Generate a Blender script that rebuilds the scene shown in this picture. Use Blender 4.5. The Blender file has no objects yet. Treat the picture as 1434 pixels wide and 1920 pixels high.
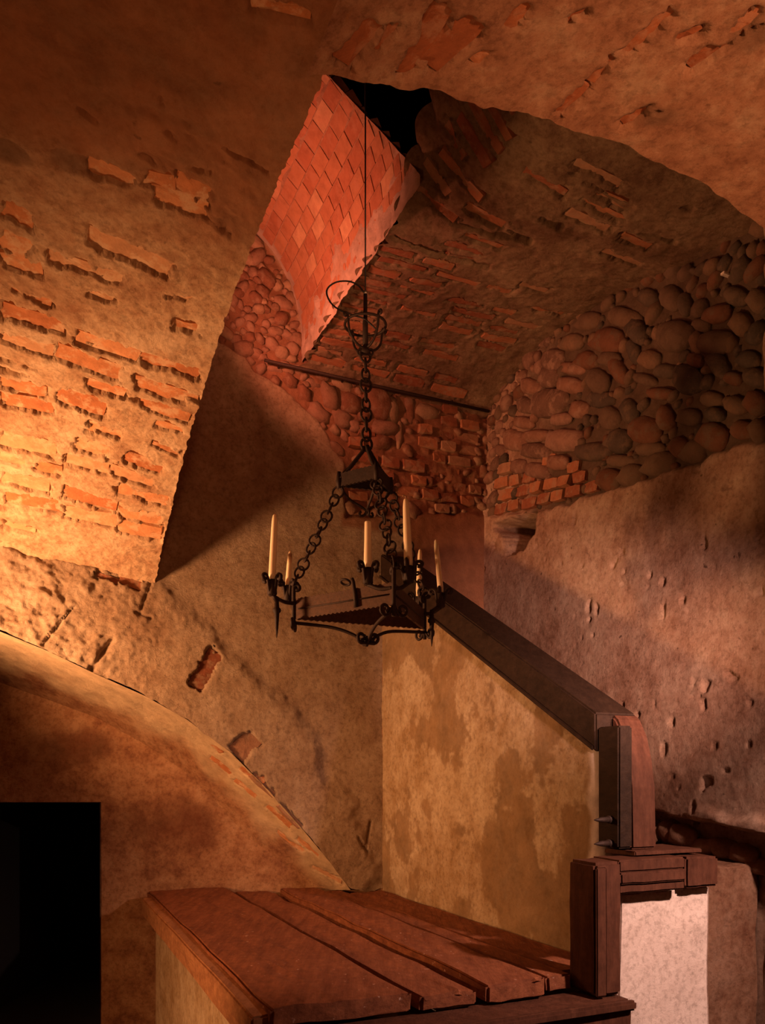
import bpy, bmesh, math, random
import numpy as np
from mathutils import Vector, Matrix

random.seed(7)
RNG = np.random.default_rng(7)
SC = bpy.context.scene
COL = SC.collection

# ------------------------------------------------------------------ camera
F, CX, HY, CZ = 1500.0, 717.0, 1450.0, 1.8
cam_d = bpy.data.cameras.new('camera')
cam = bpy.data.objects.new('camera', cam_d); COL.objects.link(cam)
cam.location = (0, 0, CZ); cam.rotation_euler = (math.radians(90), 0, 0)
cam_d.sensor_fit = 'VERTICAL'; cam_d.sensor_height = 24.0; cam_d.sensor_width = 24.0
cam_d.lens = F / 1920 * 24.0
cam_d.shift_y = (HY - 960) / 1920.0
cam_d.clip_start = 0.02
SC.camera = cam

# the building's own axes: s runs along the back wall, u comes out of it into the room
SN, CS = math.sin(math.radians(24)), math.cos(math.radians(24))
AY = 5.58
def plan(s, u): return CS*s + SN*u, AY + SN*s - CS*u
def suz(s, u, z): x, y = plan(s, u); return Vector((x, y, z))
def inv(x, y): return x*CS + (y-AY)*SN, x*SN - (y-AY)*CS

# ------------------------------------------------------------------ world, lights, exposure
w = bpy.data.worlds.new('world'); SC.world = w; w.use_nodes = True
w.node_tree.nodes['Background'].inputs[0].default_value = (0.9, 0.4, 0.18, 1)
w.node_tree.nodes['Background'].inputs[1].default_value = 0.006
def lamp(name, loc, power, col, radius=0.06, spot=None, target=None, blend=0.6):
    d = bpy.data.lights.new(name, 'SPOT' if spot else 'POINT')
    d.energy = power; d.color = col; d.shadow_soft_size = radius
    o = bpy.data.objects.new(name, d); COL.objects.link(o); o.location = loc
    if spot:
        d.spot_size = math.radians(spot); d.spot_blend = blend
        o.rotation_euler = (Vector(target) - Vector(loc)).to_track_quat('-Z', 'Y').to_euler()
    return o
lamp('lamp_wall_uplight', suz(-3.1, 0.75, 2.25), 365, (1.0, 0.445, 0.185), 0.16, 132, suz(-1.6, 0.55, 3.0), 0.8)
lamp('fill_low_left', suz(-3.3, 2.1, 1.5), 190, (1.0, 0.43, 0.17), 0.12, 82, suz(-1.5, 1.1, 0.7), 0.9)  # added fill for the low left walls, no fixture there
lamp('lamp_stairwell_red', suz(-1.32, 0.70, 4.28), 62, (1.0, 0.27, 0.14), 0.05, 122, suz(-0.48, 0.60, 4.75), 0.5)
lamp('lamp_step_spot', suz(0.37, 4.1, 2.6), 300, (1.0, 0.57, 0.44), 0.05, 75, suz(0.0, 2.2, 1.1), 0.9)
lamp('lamp_stair_spot', suz(-0.7, 4.7, 2.3), 1050, (1.0, 0.52, 0.38), 0.10, 31, suz(0.83, 0.9, 2.45), 1.0)
lamp('fill_vault', suz(-0.4, 6.4, 2.1), 600, (1.0, 0.42, 0.19), 0.10, 46, suz(-0.42, 3.6, 4.15), 1.0)  # unseen spot added to brighten the right vault
lamp('fill_left', suz(-2.6, 4.6, 1.3), 100, (1.0, 0.36, 0.13), 0.15, 100, suz(-2.3, 2.6, 3.7), 1.0)  # added orange fill for the top of the left vault
lamp('fill_room', (-0.6, 0.3, 2.2), 6, (1.0, 0.36, 0.13), 0.25)  # weak frontal fill added near the camera, no real lamp
SC.view_settings.view_transform = 'Standard'; SC.view_settings.look = 'None'
SC.view_settings.gamma = 1.0; SC.view_settings.use_curve_mapping = False
SC.view_settings.exposure = 0.0

# ------------------------------------------------------------------ numpy noise
def _hash(ix, iy, iz, seed):
    h = (ix*374761393 + iy*668265263 + iz*2147483647 + seed*1274126177) & 0xFFFFFFFF
    h = ((h ^ (h >> 13)) * 1274126177) & 0xFFFFFFFF
    h = h ^ (h >> 16)
    return (h & 0xFFFF) / 65535.0
def vnoise(P, scale, seed=0):
    Q = np.asarray(P, float)*scale + 1000.0
    I = np.floor(Q).astype(np.int64); f = Q - I; f = f*f*(3-2*f)
    r = 0
    for dx in (0, 1):
        for dy in (0, 1):
            for dz in (0, 1):
                wgt = (f[..., 0] if dx else 1-f[..., 0])*(f[..., 1] if dy else 1-f[..., 1])*(f[..., 2] if dz else 1-f[..., 2])
                r = r + wgt*_hash(I[..., 0]+dx, I[..., 1]+dy, I[..., 2]+dz, seed)
    return r*2-1
def fbm(P, scale, octv=4, seed=0, gain=0.5):
    a, r, t = 1.0, 0, 0
    for o in range(octv):
        r = r + a*vnoise(P, scale*2**o, seed+o*17); t += a; a *= gain
    return r/t
def sstep(a, b, x):
    t = np.clip((x-a)/(b-a), 0, 1); return t*t*(3-2*t)
def smooth_poly(pts, n, width):
    """resample a polyline by arc length and smooth it"""
    p = np.array(pts, float)
    d = np.r_[0, np.cumsum(np.hypot(*np.diff(p, axis=0).T))]
    t = np.linspace(0, d[-1], n)
    q = np.stack([np.interp(t, d, p[:, k]) for k in range(p.shape[1])], 1)
    kk = max(1, int(width/d[-1]*n))
    ker = np.hanning(2*kk+3); ker /= ker.sum()
    qq = np.stack([np.convolve(np.pad(q[:, k], kk+1, mode='reflect', reflect_type='odd'), ker, 'valid') for k in range(q.shape[1])], 1)
    return qq
def project(P):
    P = np.asarray(P, float)
    Y = np.maximum(P[..., 1], 1e-3)
    return CX + F*P[..., 0]/Y, HY - F*(P[..., 2]-CZ)/Y
def inside_poly(x, y, poly):
    r = np.zeros(np.shape(x), bool); n = len(poly)
    for i in range(n):
        x1, y1 = poly[i]; x2, y2 = poly[(i+1) % n]
        if y1 == y2: continue
        c = ((y1 > y) != (y2 > y)) & (x < (x2-x1)*(y-y1)/(y2-y1) + x1)
        r ^= c
    return r
def poly_dist(x, y, poly):
    """signed distance in the polygon's own units, negative inside"""
    d = np.full(np.shape(x), 1e9); n = len(poly)
    for i in range(n):
        x1, y1 = poly[i]; x2, y2 = poly[(i+1) % n]
        L2 = (x2-x1)**2+(y2-y1)**2
        t = np.clip(((x-x1)*(x2-x1)+(y-y1)*(y2-y1))/max(L2, 1e-9), 0, 1)
        d = np.minimum(d, np.hypot(x-x1-t*(x2-x1), y-y1-t*(y2-y1)))
    return np.where(inside_poly(x, y, poly), -d, d)

# ------------------------------------------------------------------ materials
class NT:
    def __init__(s, name):
        s.m = bpy.data.materials.new(name); s.m.use_nodes = True; s.t = s.m.node_tree
        s.b = s.t.nodes['Principled BSDF']
    def n(s, typ, **kw):
        nd = s.t.nodes.new(typ)
        for k, v in kw.items():
            if k in nd.inputs: nd.inputs[k].default_value = v
            else: setattr(nd, k, v)
        return nd
    def l(s, a, b): s.t.links.new(a, b)
def ramp(nt, fac, stops, interp='LINEAR'):
    r = nt.n('ShaderNodeValToRGB'); r.color_ramp.interpolation = interp
    e = r.color_ramp.elements
    while len(e) < len(stops): e.new(0.5)
    for el, (p, c) in zip(e, stops): el.position = p; el.color = (*c, 1)
    nt.l(fac, r.inputs[0]); return r.outputs[0]
def mix(nt, fac, a, b, mode='MIX'):
    m = nt.n('ShaderNodeMix', data_type='RGBA', blend_type=mode)
    if isinstance(fac, (int, float)): m.inputs[0].default_value = fac
    else: nt.l(fac, m.inputs[0])
    for sock, v in ((m.inputs[6], a), (m.inputs[7], b)):
        if isinstance(v, tuple): sock.default_value = (*v, 1)
        else: nt.l(v, sock)
    return m.outputs[2]
def noise(nt, vec, scale, detail=6, rough=0.6):
    k = nt.n('ShaderNodeTexNoise', Scale=scale, Detail=detail, Roughness=rough)
    nt.l(vec, k.inputs['Vector']); return k.outputs[0]

def plaster(name, light, mid, dark, tint, spot=0.35, bump=0.5, blotch=2.2, wash=None):
    """lime plaster: blotches, fine grain, little dark pits, and a second colour where the vertex mask 'tint' says so"""
    nt = NT(name); g = nt.n('ShaderNodeNewGeometry').outputs['Position']
    n1 = noise(nt, g, blotch, 10, 0.72); n2 = noise(nt, g, blotch*4.5, 10, 0.75)
    av = nt.n('ShaderNodeMath', operation='ADD'); nt.l(n1, av.inputs[0]); nt.l(n2, av.inputs[1])
    hv = nt.n('ShaderNodeMath', operation='MULTIPLY'); nt.l(av.outputs[0], hv.inputs[0]); hv.inputs[1].default_value = 0.5
    base = ramp(nt, hv.outputs[0], [(0.40, dark), (0.495, mid), (0.585, light)])
    fine = noise(nt, g, 38, 6, 0.7)
    base = mix(nt, 0.5, base, ramp(nt, fine, [(0.36, (0.40, 0.36, 0.33)), (0.52, (1, 1, 1))]), 'MULTIPLY')
    at = nt.n('ShaderNodeAttribute', attribute_name='tint')
    tn = ramp(nt, noise(nt, g, 9, 6, 0.65), [(0.3, tuple(c*0.6 for c in tint)), (0.65, tint)])
    base = mix(nt, at.outputs['Fac'], base, tn)
    if wash:
        aw = nt.n('ShaderNodeAttribute', attribute_name='wash')
        wn = ramp(nt, noise(nt, g, 6, 9, 0.7), [(0.35, tuple(c*0.6 for c in wash)), (0.65, tuple(c*1.15 for c in wash))])
        base = mix(nt, aw.outputs['Fac'], base, wn)
    sp = ramp(nt, noise(nt, g, 21, 3, 0.5), [(0.24, (1, 1, 1)), (0.30, (0, 0, 0))])
    base = mix(nt, mix(nt, spot, (0, 0, 0), sp), base, tuple(c*0.3 for c in dark))
    nt.l(base, nt.b.inputs['Base Color'])
    nt.b.inputs['Roughness'].default_value = 0.95; nt.b.inputs['Specular IOR Level'].default_value = 0.15
    bm_ = nt.n('ShaderNodeBump', Strength=min(1.0, bump*1.6), Distance=0.016)
    nt.l(noise(nt, g, 42, 10, 0.8), bm_.inputs['Height']); nt.l(bm_.outputs[0], nt.b.inputs['Normal'])
    return nt.m
def piece_mat(name, cols, rough=0.9, bump=0.6, scale=18, mott=0.5, smear=None):
    """brick or stone: one colour per piece by its random number, mottled"""
    nt = NT(name); oi = nt.n('ShaderNodeObjectInfo')
    g = nt.n('ShaderNodeNewGeometry').outputs['Position']
    n = len(cols)
    base = ramp(nt, oi.outputs['Random'], [(i/n, c) for i, c in enumerate(cols)], 'CONSTANT')
    nz = noise(nt, g, scale, 7, 0.7)
    base = mix(nt, mott, base, ramp(nt, nz, [(0.28, (0.35, 0.33, 0.32)), (0.5, (0.9, 0.9, 0.9)), (0.72, (1.3, 1.3, 1.3))]), 'MULTIPLY')
    if smear:
        base = mix(nt, ramp(nt, noise(nt, g, 13, 8, 0.7), [(0.50, (0, 0, 0)), (0.60, (smear[3],)*3)]), base, smear[:3])
    nt.l(base, nt.b.inputs['Base Color']); nt.b.inputs['Roughness'].default_value = rough
    nt.b.inputs['Specular IOR Level'].default_value = 0.2
    b = nt.n('ShaderNodeBump', Strength=bump, Distance=0.008)
    nt.l(noise(nt, g, scale*3, 8, 0.75), b.inputs['Height']); nt.l(b.outputs[0], nt.b.inputs['Normal'])
    return nt.m
def wood_mat(name, light, dark, axis=(1, 1, 1), rough=0.7, fleck=0.0):
    nt = NT(name); tc = nt.n('ShaderNodeTexCoord').outputs['Object']
    mp = nt.n('ShaderNodeMapping'); mp.inputs['Scale'].default_value = axis; nt.l(tc, mp.inputs[0])
    oi = nt.n('ShaderNodeObjectInfo'); ad = nt.n('ShaderNodeVectorMath', operation='ADD')
    nt.l(mp.outputs[0], ad.inputs[0]); nt.l(oi.outputs['Random'], ad.inputs[1])
    nz = noise(nt, ad.outputs[0], 9, 8, 0.7)
    base = ramp(nt, nz, [(0.3, dark), (0.7, light)])
    base = mix(nt, 0.5, base, ramp(nt, noise(nt, tc, 26, 6, 0.7), [(0.35, (0.5, 0.45, 0.42)), (0.65, (1.1, 1.05, 1))]), 'MULTIPLY')
    if fleck:
        fk = ramp(nt, noise(nt, tc, 40, 2, 0.5), [(0.70, (0, 0, 0)), (0.76, (1, 1, 1))])
        base = mix(nt, mix(nt, fleck, (0, 0, 0), fk), base, (0.7, 0.5, 0.4))
    nt.l(base, nt.b.inputs['Base Color']); nt.b.inputs['Roughness'].default_value = rough
    nt.b.inputs['Specular IOR Level'].default_value = 0.15
    b = nt.n('ShaderNodeBump', Strength=0.8, Distance=0.008)
    nt.l(nz, b.inputs['Height']); nt.l(b.outputs[0], nt.b.inputs['Normal'])
    return nt.m
def plain(name, col, rough=0.6, metal=0.0, bump=0.3, scale=60):
    nt = NT(name); g = nt.n('ShaderNodeTexCoord').outputs['Object']
    nz = noise(nt, g, scale, 5, 0.65)
    nt.l(ramp(nt, nz, [(0.3, tuple(c*0.6 for c in col)), (0.7, tuple(min(1, c*1.25) for c in col))]), nt.b.inputs['Base Color'])
    nt.b.inputs['Roughness'].default_value = rough; nt.b.inputs['Metallic'].default_value = metal
    b = nt.n('ShaderNodeBump', Strength=bump, Distance=0.003)
    nt.l(nz, b.inputs['Height']); nt.l(b.outputs[0], nt.b.inputs['Normal'])
    return nt.m
M = {}
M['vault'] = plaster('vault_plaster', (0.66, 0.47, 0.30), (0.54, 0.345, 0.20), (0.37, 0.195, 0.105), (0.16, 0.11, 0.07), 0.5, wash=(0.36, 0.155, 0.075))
M['vault2'] = plaster('vault_plaster_red', (0.52, 0.33, 0.21), (0.42, 0.22, 0.13), (0.30, 0.14, 0.08), (0.20, 0.12, 0.07), 0.4)
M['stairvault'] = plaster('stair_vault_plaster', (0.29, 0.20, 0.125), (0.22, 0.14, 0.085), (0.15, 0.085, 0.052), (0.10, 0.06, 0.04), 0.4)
M['redvault'] = plaster('upper_vault_mortar', (0.50, 0.30, 0.20), (0.46, 0.25, 0.16), (0.36, 0.18, 0.11), (0.62, 0.45, 0.36), 0.2)
M['backwall'] = plaster('back_wall_plaster', (0.51, 0.39, 0.275), (0.43, 0.31, 0.205), (0.32, 0.21, 0.13), (0.34, 0.15, 0.08), 0.25, 0.6, 1.6)
M['rightwall'] = plaster('right_wall_plaster', (0.48, 0.34, 0.25), (0.38, 0.24, 0.17), (0.26, 0.14, 0.09), (0.10, 0.065, 0.043), 0.8, 0.5, 1.8)
M['flank'] = plaster('stair_wall_plaster', (0.52, 0.41, 0.275), (0.42, 0.305, 0.185), (0.30, 0.19, 0.09), (0.80, 0.70, 0.64), 0.25, 0.4, 1.7, wash=(0.27, 0.165, 0.08))
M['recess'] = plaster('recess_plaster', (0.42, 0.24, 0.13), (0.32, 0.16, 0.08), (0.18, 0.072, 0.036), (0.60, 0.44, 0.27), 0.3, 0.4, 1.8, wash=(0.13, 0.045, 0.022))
M['white'] = plaster('whitewash', (0.84, 0.74, 0.68), (0.80, 0.69, 0.63), (0.72, 0.61, 0.55), (0.5, 0.4, 0.3), 0.15, 0.3, 3.0)
M['brownwall'] = plaster('brown_plaster', (0.30, 0.18, 0.12), (0.24, 0.13, 0.08), (0.16, 0.07, 0.04), (0.2, 0.1, 0.06), 0.3, 0.4, 3.0)
M['shade'] = plain('shade_black', (0.006, 0.005, 0.005), 1.0, 0, 0.2)  # near-black colour standing in for darkness in shaft and passage
M['brick'] = piece_mat('orange_brick', [(0.46, 0.19, 0.08), (0.52, 0.24, 0.11), (0.40, 0.15, 0.06), (0.50, 0.27, 0.14)], smear=(0.56, 0.38, 0.23, 0.75))
M['brickdark'] = piece_mat('dark_red_brick', [(0.28, 0.11, 0.055), (0.34, 0.14, 0.07), (0.24, 0.085, 0.045), (0.32, 0.17, 0.10)], smear=(0.30, 0.19, 0.12, 0.7))
M['brickvault'] = piece_mat('vault_brick', [(0.36, 0.13, 0.055), (0.30, 0.10, 0.042), (0.40, 0.16, 0.07)], smear=(0.42, 0.24, 0.15, 0.5))
M['brickred'] = piece_mat('red_brick', [(0.44, 0.20, 0.11), (0.38, 0.15, 0.08), (0.40, 0.17, 0.09), (0.42, 0.19, 0.10), (0.36, 0.14, 0.075), (0.41, 0.18, 0.095), (0.43, 0.19, 0.10), (0.50, 0.28, 0.16)], mott=0.45, bump=0.5, smear=(0.42, 0.20, 0.12, 0.6))
M['stone'] = piece_mat('river_stone', [(0.115, 0.072, 0.048), (0.09, 0.062, 0.044), (0.14, 0.085, 0.054), (0.075, 0.054, 0.040), (0.17, 0.10, 0.062), (0.14, 0.062, 0.036)], 0.9, 0.9, 11, 0.6, smear=(0.13, 0.085, 0.056, 0.8))
M['rubble'] = piece_mat('rubble_stone', [(0.25, 0.135, 0.085), (0.29, 0.16, 0.105), (0.20, 0.09, 0.052), (0.32, 0.20, 0.125)], 0.9, 1.0, 16, 0.6, smear=(0.28, 0.18, 0.12, 0.6))
M['redlit_stone'] = piece_mat('red_lit_lime_stone', [(0.20, 0.11, 0.078), (0.26, 0.15, 0.108), (0.15, 0.085, 0.06), (0.23, 0.12, 0.08)], 0.9, 1.0, 14, 0.6, smear=(0.30, 0.19, 0.14, 0.6))  # paler limy corner stones with the red lamp's pool painted in
M['iron'] = plain('wrought_iron', (0.030, 0.014, 0.009), 0.7, 0.25, 0.6)
M['band'] = plain('rusty_iron_strip', (0.075, 0.030, 0.013), 0.75, 0.1, 0.6)
M['sidewood'] = wood_mat('side_beam_wood', (0.42, 0.21, 0.10), (0.24, 0.105, 0.05), (3, 0.5, 3), 0.75)
M['steel'] = plain('bright_clamp', (0.5, 0.45, 0.4), 0.4, 0.8)
M['wire'] = plain('black_cable', (0.015, 0.012, 0.012), 0.6)
M['board'] = wood_mat('red_brown_board', (0.30, 0.115, 0.055), (0.15, 0.05, 0.026), (3, 0.4, 3), 0.75, 0.5)
M['timber'] = wood_mat('dark_timber', (0.125, 0.052, 0.031), (0.058, 0.022, 0.013), (3, 3, 0.5), 0.7)
M['rail'] = wood_mat('rail_timber', (0.038, 0.021, 0.013), (0.018, 0.0095, 0.006), (3, 0.5, 3), 0.65)
M['wick'] = plain('wick', (0.35, 0.2, 0.12), 0.9)
def wax():
    nt = NT('candle_wax'); b = nt.b
    b.inputs['Base Color'].default_value = (0.94, 0.78, 0.55, 1); b.inputs['Roughness'].default_value = 0.45
    b.inputs['Subsurface Weight'].default_value = 0.35; b.inputs['Subsurface Radius'].default_value = (0.02, 0.01, 0.005)
    b.inputs['Subsurface Scale'].default_value = 0.5
    return nt.m
M['wax'] = wax()

# ------------------------------------------------------------------ object helpers
def tag(o, label=None, cat=None, group=None, kind=None):
    if label: o['label'] = label
    if cat: o['category'] = cat
    if group: o['group'] = group
    if kind: o['kind'] = kind
    return o
def mesh_obj(name, verts, faces, mat, parent=None, smooth=False):
    me = bpy.data.meshes.new(name); me.from_pydata([tuple(v) for v in verts], [], faces)
    me.materials.append(mat); me.update()
    if smooth: me.shade_smooth()
    o = bpy.data.objects.new(name, me); COL.objects.link(o); o.parent = parent
    return o
def empty(name, loc=(0, 0, 0)):
    o = bpy.data.objects.new(name, None); COL.objects.link(o); o.location = loc; o.empty_display_size = 0.1; return o

class Surf:
    """a gridded surface: base points, outward normals (to the room), displacement and a tint mask"""
    def __init__(s, P, toward=(0, 0, CZ)):
        s.P = P
        du = np.gradient(P, axis=0); dv = np.gradient(P, axis=1)
        N = np.cross(du, dv); N /= np.maximum(np.linalg.norm(N, axis=2, keepdims=True), 1e-9)
        flip = np.sum(N*(np.array(toward)-P), axis=2, keepdims=True) < 0
        s.N = np.where(flip, -N, N)
        s.D = np.zeros(P.shape[:2]); s.tint = np.zeros(P.shape[:2]); s.wash = np.zeros(P.shape[:2])
        s.X, s.Y = project(P)
        s.pieces = []
        s.keep = None
    def at(s, px, py):
        d = (s.X-px)**2+(s.Y-py)**2; i = np.unravel_index(np.argmin(d), d.shape)
        return s.P[i], s.N[i], math.sqrt(d[i])
    def build(s, name, mat, label, smooth=True):
        V = s.P + s.N*s.D[..., None]
        a, b = V.shape[:2]
        idx = np.arange(a*b).reshape(a, b)
        q = np.stack([idx[:-1, :-1], idx[1:, :-1], idx[1:, 1:], idx[:-1, 1:]], -1).reshape(-1, 4)
        c = V[:-1, :-1].reshape(-1, 3); nn = s.N[:-1, :-1].reshape(-1, 3)
        e1 = (V[1:, :-1]-V[:-1, :-1]).reshape(-1, 3); e2 = (V[:-1, 1:]-V[:-1, :-1]).reshape(-1, 3)
        if np.sum(np.sum(np.cross(e1, e2)*nn, 1)) < 0: q = q[:, ::-1]
        if s.keep is not None:
            k = (s.keep[:-1, :-1] & s.keep[1:, :-1] & s.keep[1:, 1:] & s.keep[:-1, 1:]).reshape(-1)
            q = q[k]
        me = bpy.data.meshes.new(name)
        me.vertices.add(a*b); me.vertices.foreach_set('co', V.reshape(-1))
        me.loops.add(q.size); me.loops.foreach_set('vertex_index', q.reshape(-1).astype(np.int32))
        me.polygons.add(len(q)); me.polygons.foreach_set('loop_start', np.arange(0, q.size, 4, dtype=np.int32))
        me.update(calc_edges=True); me.validate()
        at = me.attributes.new('tint', 'FLOAT', 'POINT'); at.data.foreach_set('value', s.tint.reshape(-1).astype(np.float32))
        aw = me.attributes.new('wash', 'FLOAT', 'POINT'); aw.data.foreach_set('value', s.wash.reshape(-1).astype(np.float32))
        me.materials.append(mat)
        if smooth: me.shade_smooth()
        o = bpy.data.objects.new(name, me); COL.objects.link(o); tag(o, label, kind='structure')
        for mesh, mtx, nm in s.pieces:
            p = bpy.data.objects.new(nm, mesh); COL.objects.link(p); p.parent = o; p.matrix_basis = mtx
        return o
def axes_lin(*segs):
    """concatenate (a, b, step) spans into one axis"""
    out = []
    for a, b, st in segs:
        out.append(np.linspace(a, b, max(2, int(abs(b-a)/st)+1)))
    r = np.concatenate([out[0]]+[o[1:] for o in out[1:]]); return r

# shared piece meshes ------------------------------------------------
def brick_mesh(name, mat, seed, tight=False):
    r = random.Random(seed)
    pts = []
    for (x0, y0, x1, y1) in ((-1, -1, 1, -1), (1, -1, 1, 1), (1, 1, -1, 1), (-1, 1, -1, -1)):
        k = 3 if abs(x1-x0) > 1 else 1
        for i in range(k):
            t = i/k; x = x0+(x1-x0)*t; y = y0+(y1-y0)*t
            if i == 0: x *= r.uniform(0.86, 0.98); y *= r.uniform(0.75, 0.95)
            else: y *= r.uniform(0.86, 1.08)
            if tight: x = x0+(x1-x0)*t; y = y0+(y1-y0)*t; x *= r.uniform(0.965, 1.0); y *= r.uniform(0.95, 1.0)
            pts.append((x, y))
    n = len(pts); V = []
    for (sc, z) in ((1.0, -1.0), (1.0, 0.55), (0.92, 1.0)):
        for (x, y) in pts: V.append((x*(1 if sc == 1 else (0.985 if tight else 0.965)), y*(1 if sc == 1 else (0.965 if tight else 0.86)), z + ((r.uniform(-.03, .03) if tight else r.uniform(-.12, .12)) if z > 0.9 else 0)))
    V.append((0, 0, 1.03))
    Fc = []
    for k in range(2):
        for i in range(n):
            j = (i+1) % n; Fc.append((k*n+i, k*n+j, (k+1)*n+j, (k+1)*n+i))
    for i in range(n): Fc.append((2*n+i, 2*n+(i+1) % n, 3*n))
    me = bpy.data.meshes.new(name); me.from_pydata(V, [], Fc); me.materials.append(mat); me.update(); return me
def stone_mesh(name, mat, seed, rough=0.16, box=0.0):
    bm = bmesh.new(); bmesh.ops.create_icosphere(bm, subdivisions=2, radius=1.0)
    P = np.array([v.co[:] for v in bm.verts])
    if box:
        m = np.max(np.abs(P), axis=1, keepdims=True); P = P*(1-box) + box*P/m
    n1 = fbm(P + seed*7.3, 0.9, 2, seed); n2 = fbm(P + seed*3.1, 2.6, 2, seed+5)
    P = P*(1 + rough*1.6*n1 + rough*0.6*n2)[:, None]
    for v, p in zip(bm.verts, P): v.co = p
    me = bpy.data.meshes.new(name); bm.to_mesh(me); bm.free(); me.materials.append(mat); me.shade_smooth(); return me
BR = {k: [brick_mesh('brick', M[k], i*3+1) for i in range(6)] for k in ('brick', 'brickdark', 'brickvault')}
BRC = [brick_mesh('brick', M['brickred'], 90+i, tight=True) for i in range(5)]
ST = [stone_mesh('stone', M['stone'], i+1, 0.19, 0.32) for i in range(9)]
RC = [stone_mesh('stone', M['redlit_stone'], i+61, 0.24, 0.4) for i in range(6)]
RB = [stone_mesh('stone', M['rubble'], i+31, 0.30, 0.5) for i in range(9)]

def frame(t1, n):
    t1 = t1/np.linalg.norm(t1); n = n - t1*np.dot(n, t1); n = n/np.linalg.norm(n); t2 = np.cross(n, t1)
    return t1, t2, n
def piece_matrix(c, t1, t2, n, a, b, h):
    m = Matrix.Identity(4)
    for i in range(3):
        m[i][0] = t1[i]*a; m[i][1] = t2[i]*b; m[i][2] = n[i]*h; m[i][3] = c[i]
    return m
def local(surf, c, t1, t2):
    R = surf.P - c
    return R@t1, R@t2
def add_brick_px(surf, x1, y1, x2, y2, th, meshes, rec=0.014, lift=0.0, h=0.03, grow=1.12):
    """a brick showing through the plaster: its long axis runs between two points of the surface"""
    p1, n1, d1 = surf.at(x1, y1); p2, n2, d2 = surf.at(x2, y2)
    if np.linalg.norm(p2-p1) < 0.02: return
    t1, t2, n = frame(p2-p1, n1+n2); c = (p1+p2)/2
    a = np.linalg.norm(p2-p1)/2
    q0 = np.array(project(c)); q1 = np.array(project(c+t2*0.05)); ax = np.array(project(c+t1*0.05))-q0
    ax /= np.linalg.norm(ax); dv = q1-q0; perp = abs(dv[0]*ax[1]-dv[1]*ax[0])/0.05
    b = (th/2)/max(perp, 60)
    brick_at(surf, c, t1, t2, n, a, b, meshes, rec, lift, h, grow)
def brick_at(surf, c, t1, t2, n, a, b, meshes, rec=0.014, lift=0.0, h=0.03, grow=1.0):
    lx, ly = local(surf, c, t1, t2); ln = np.abs((surf.P-c)@n)
    near = (np.abs(lx) < a+0.12) & (np.abs(ly) < b+0.12) & (ln < 0.25)
    if near.any():
        Q = surf.P[near]
        wob = 0.034*fbm(Q, 13, 3, 3) + 0.020*fbm(Q, 50, 3, 9)
        d = np.maximum(np.abs(lx[near])-a*0.97, np.abs(ly[near])-b*0.97) + wob
        k = sstep(0.003, -0.003, d)
        D = surf.D[near]; surf.D[near] = D*(1-k) + (-rec)*k
    surf.pieces.append((random.choice(meshes), piece_matrix(c + n*(lift-h), t1, t2, n, a*grow, b*(1+(grow-1)*1.6), h), 'brick'))
def groove(surf, x1, y1, x2, y2, wd, dp):
    L2_ = (x2-x1)**2+(y2-y1)**2; tp = np.clip(((surf.X-x1)*(x2-x1)+(surf.Y-y1)*(y2-y1))/L2_, 0, 1)
    dd = np.hypot(surf.X-x1-tp*(x2-x1), surf.Y-y1-tp*(y2-y1)) + 9*fbm(surf.P, 9, 3, 55) + 3*fbm(surf.P, 40, 2, 56)
    surf.D -= dp*sstep(wd, wd*0.3, dd)
def stone_at(surf, c, t1, t2, n, a, b, h, meshes, sink=0.0):
    surf.pieces.append((random.choice(meshes), piece_matrix(c - n*sink, t1, t2, n, a, b, h), 'stone'))

# ================================================================== STRUCTURE
# ---- left vault: an arch profile over u, swept along the back wall's direction
prof1 = smooth_poly([(-0.03, 2.97), (0.0, 2.99), (0.45, 3.20), (1.086, 3.435), (1.857, 3.62), (2.39, 3.68), (3.09, 3.675), (4.0, 3.66), (7.0, 3.6)], 900, 0.5)
f1 = lambda u: np.interp(u, prof1[:, 0], prof1[:, 1])
SE = -1.543
uu = axes_lin((-0.03, 3.5, 0.0075), (3.5, 7.6, 0.25)); vv = axes_lin((0, 1.6, 0.0075), (1.6, 1.75, 0.02), (1.75, 4.2, 0.2))
U, Vv = np.meshgrid(uu, vv, indexing='ij')
edge = 0.009*fbm(np.stack([U*0, U, U*0], -1), 26, 4, 2, 0.7)*np.exp(-Vv/0.03)
s_ = SE - Vv + edge
x, y = plan(s_, U)
V1 = Surf(np.stack([x, y, f1(U)+0.12*Vv], -1))
V1.D = 0.011 + 0.010*fbm(V1.P, 5, 3, 11) + 0.006*fbm(V1.P, 22, 3, 12) + 0.003*fbm(V1.P, 70, 2, 13)
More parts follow.
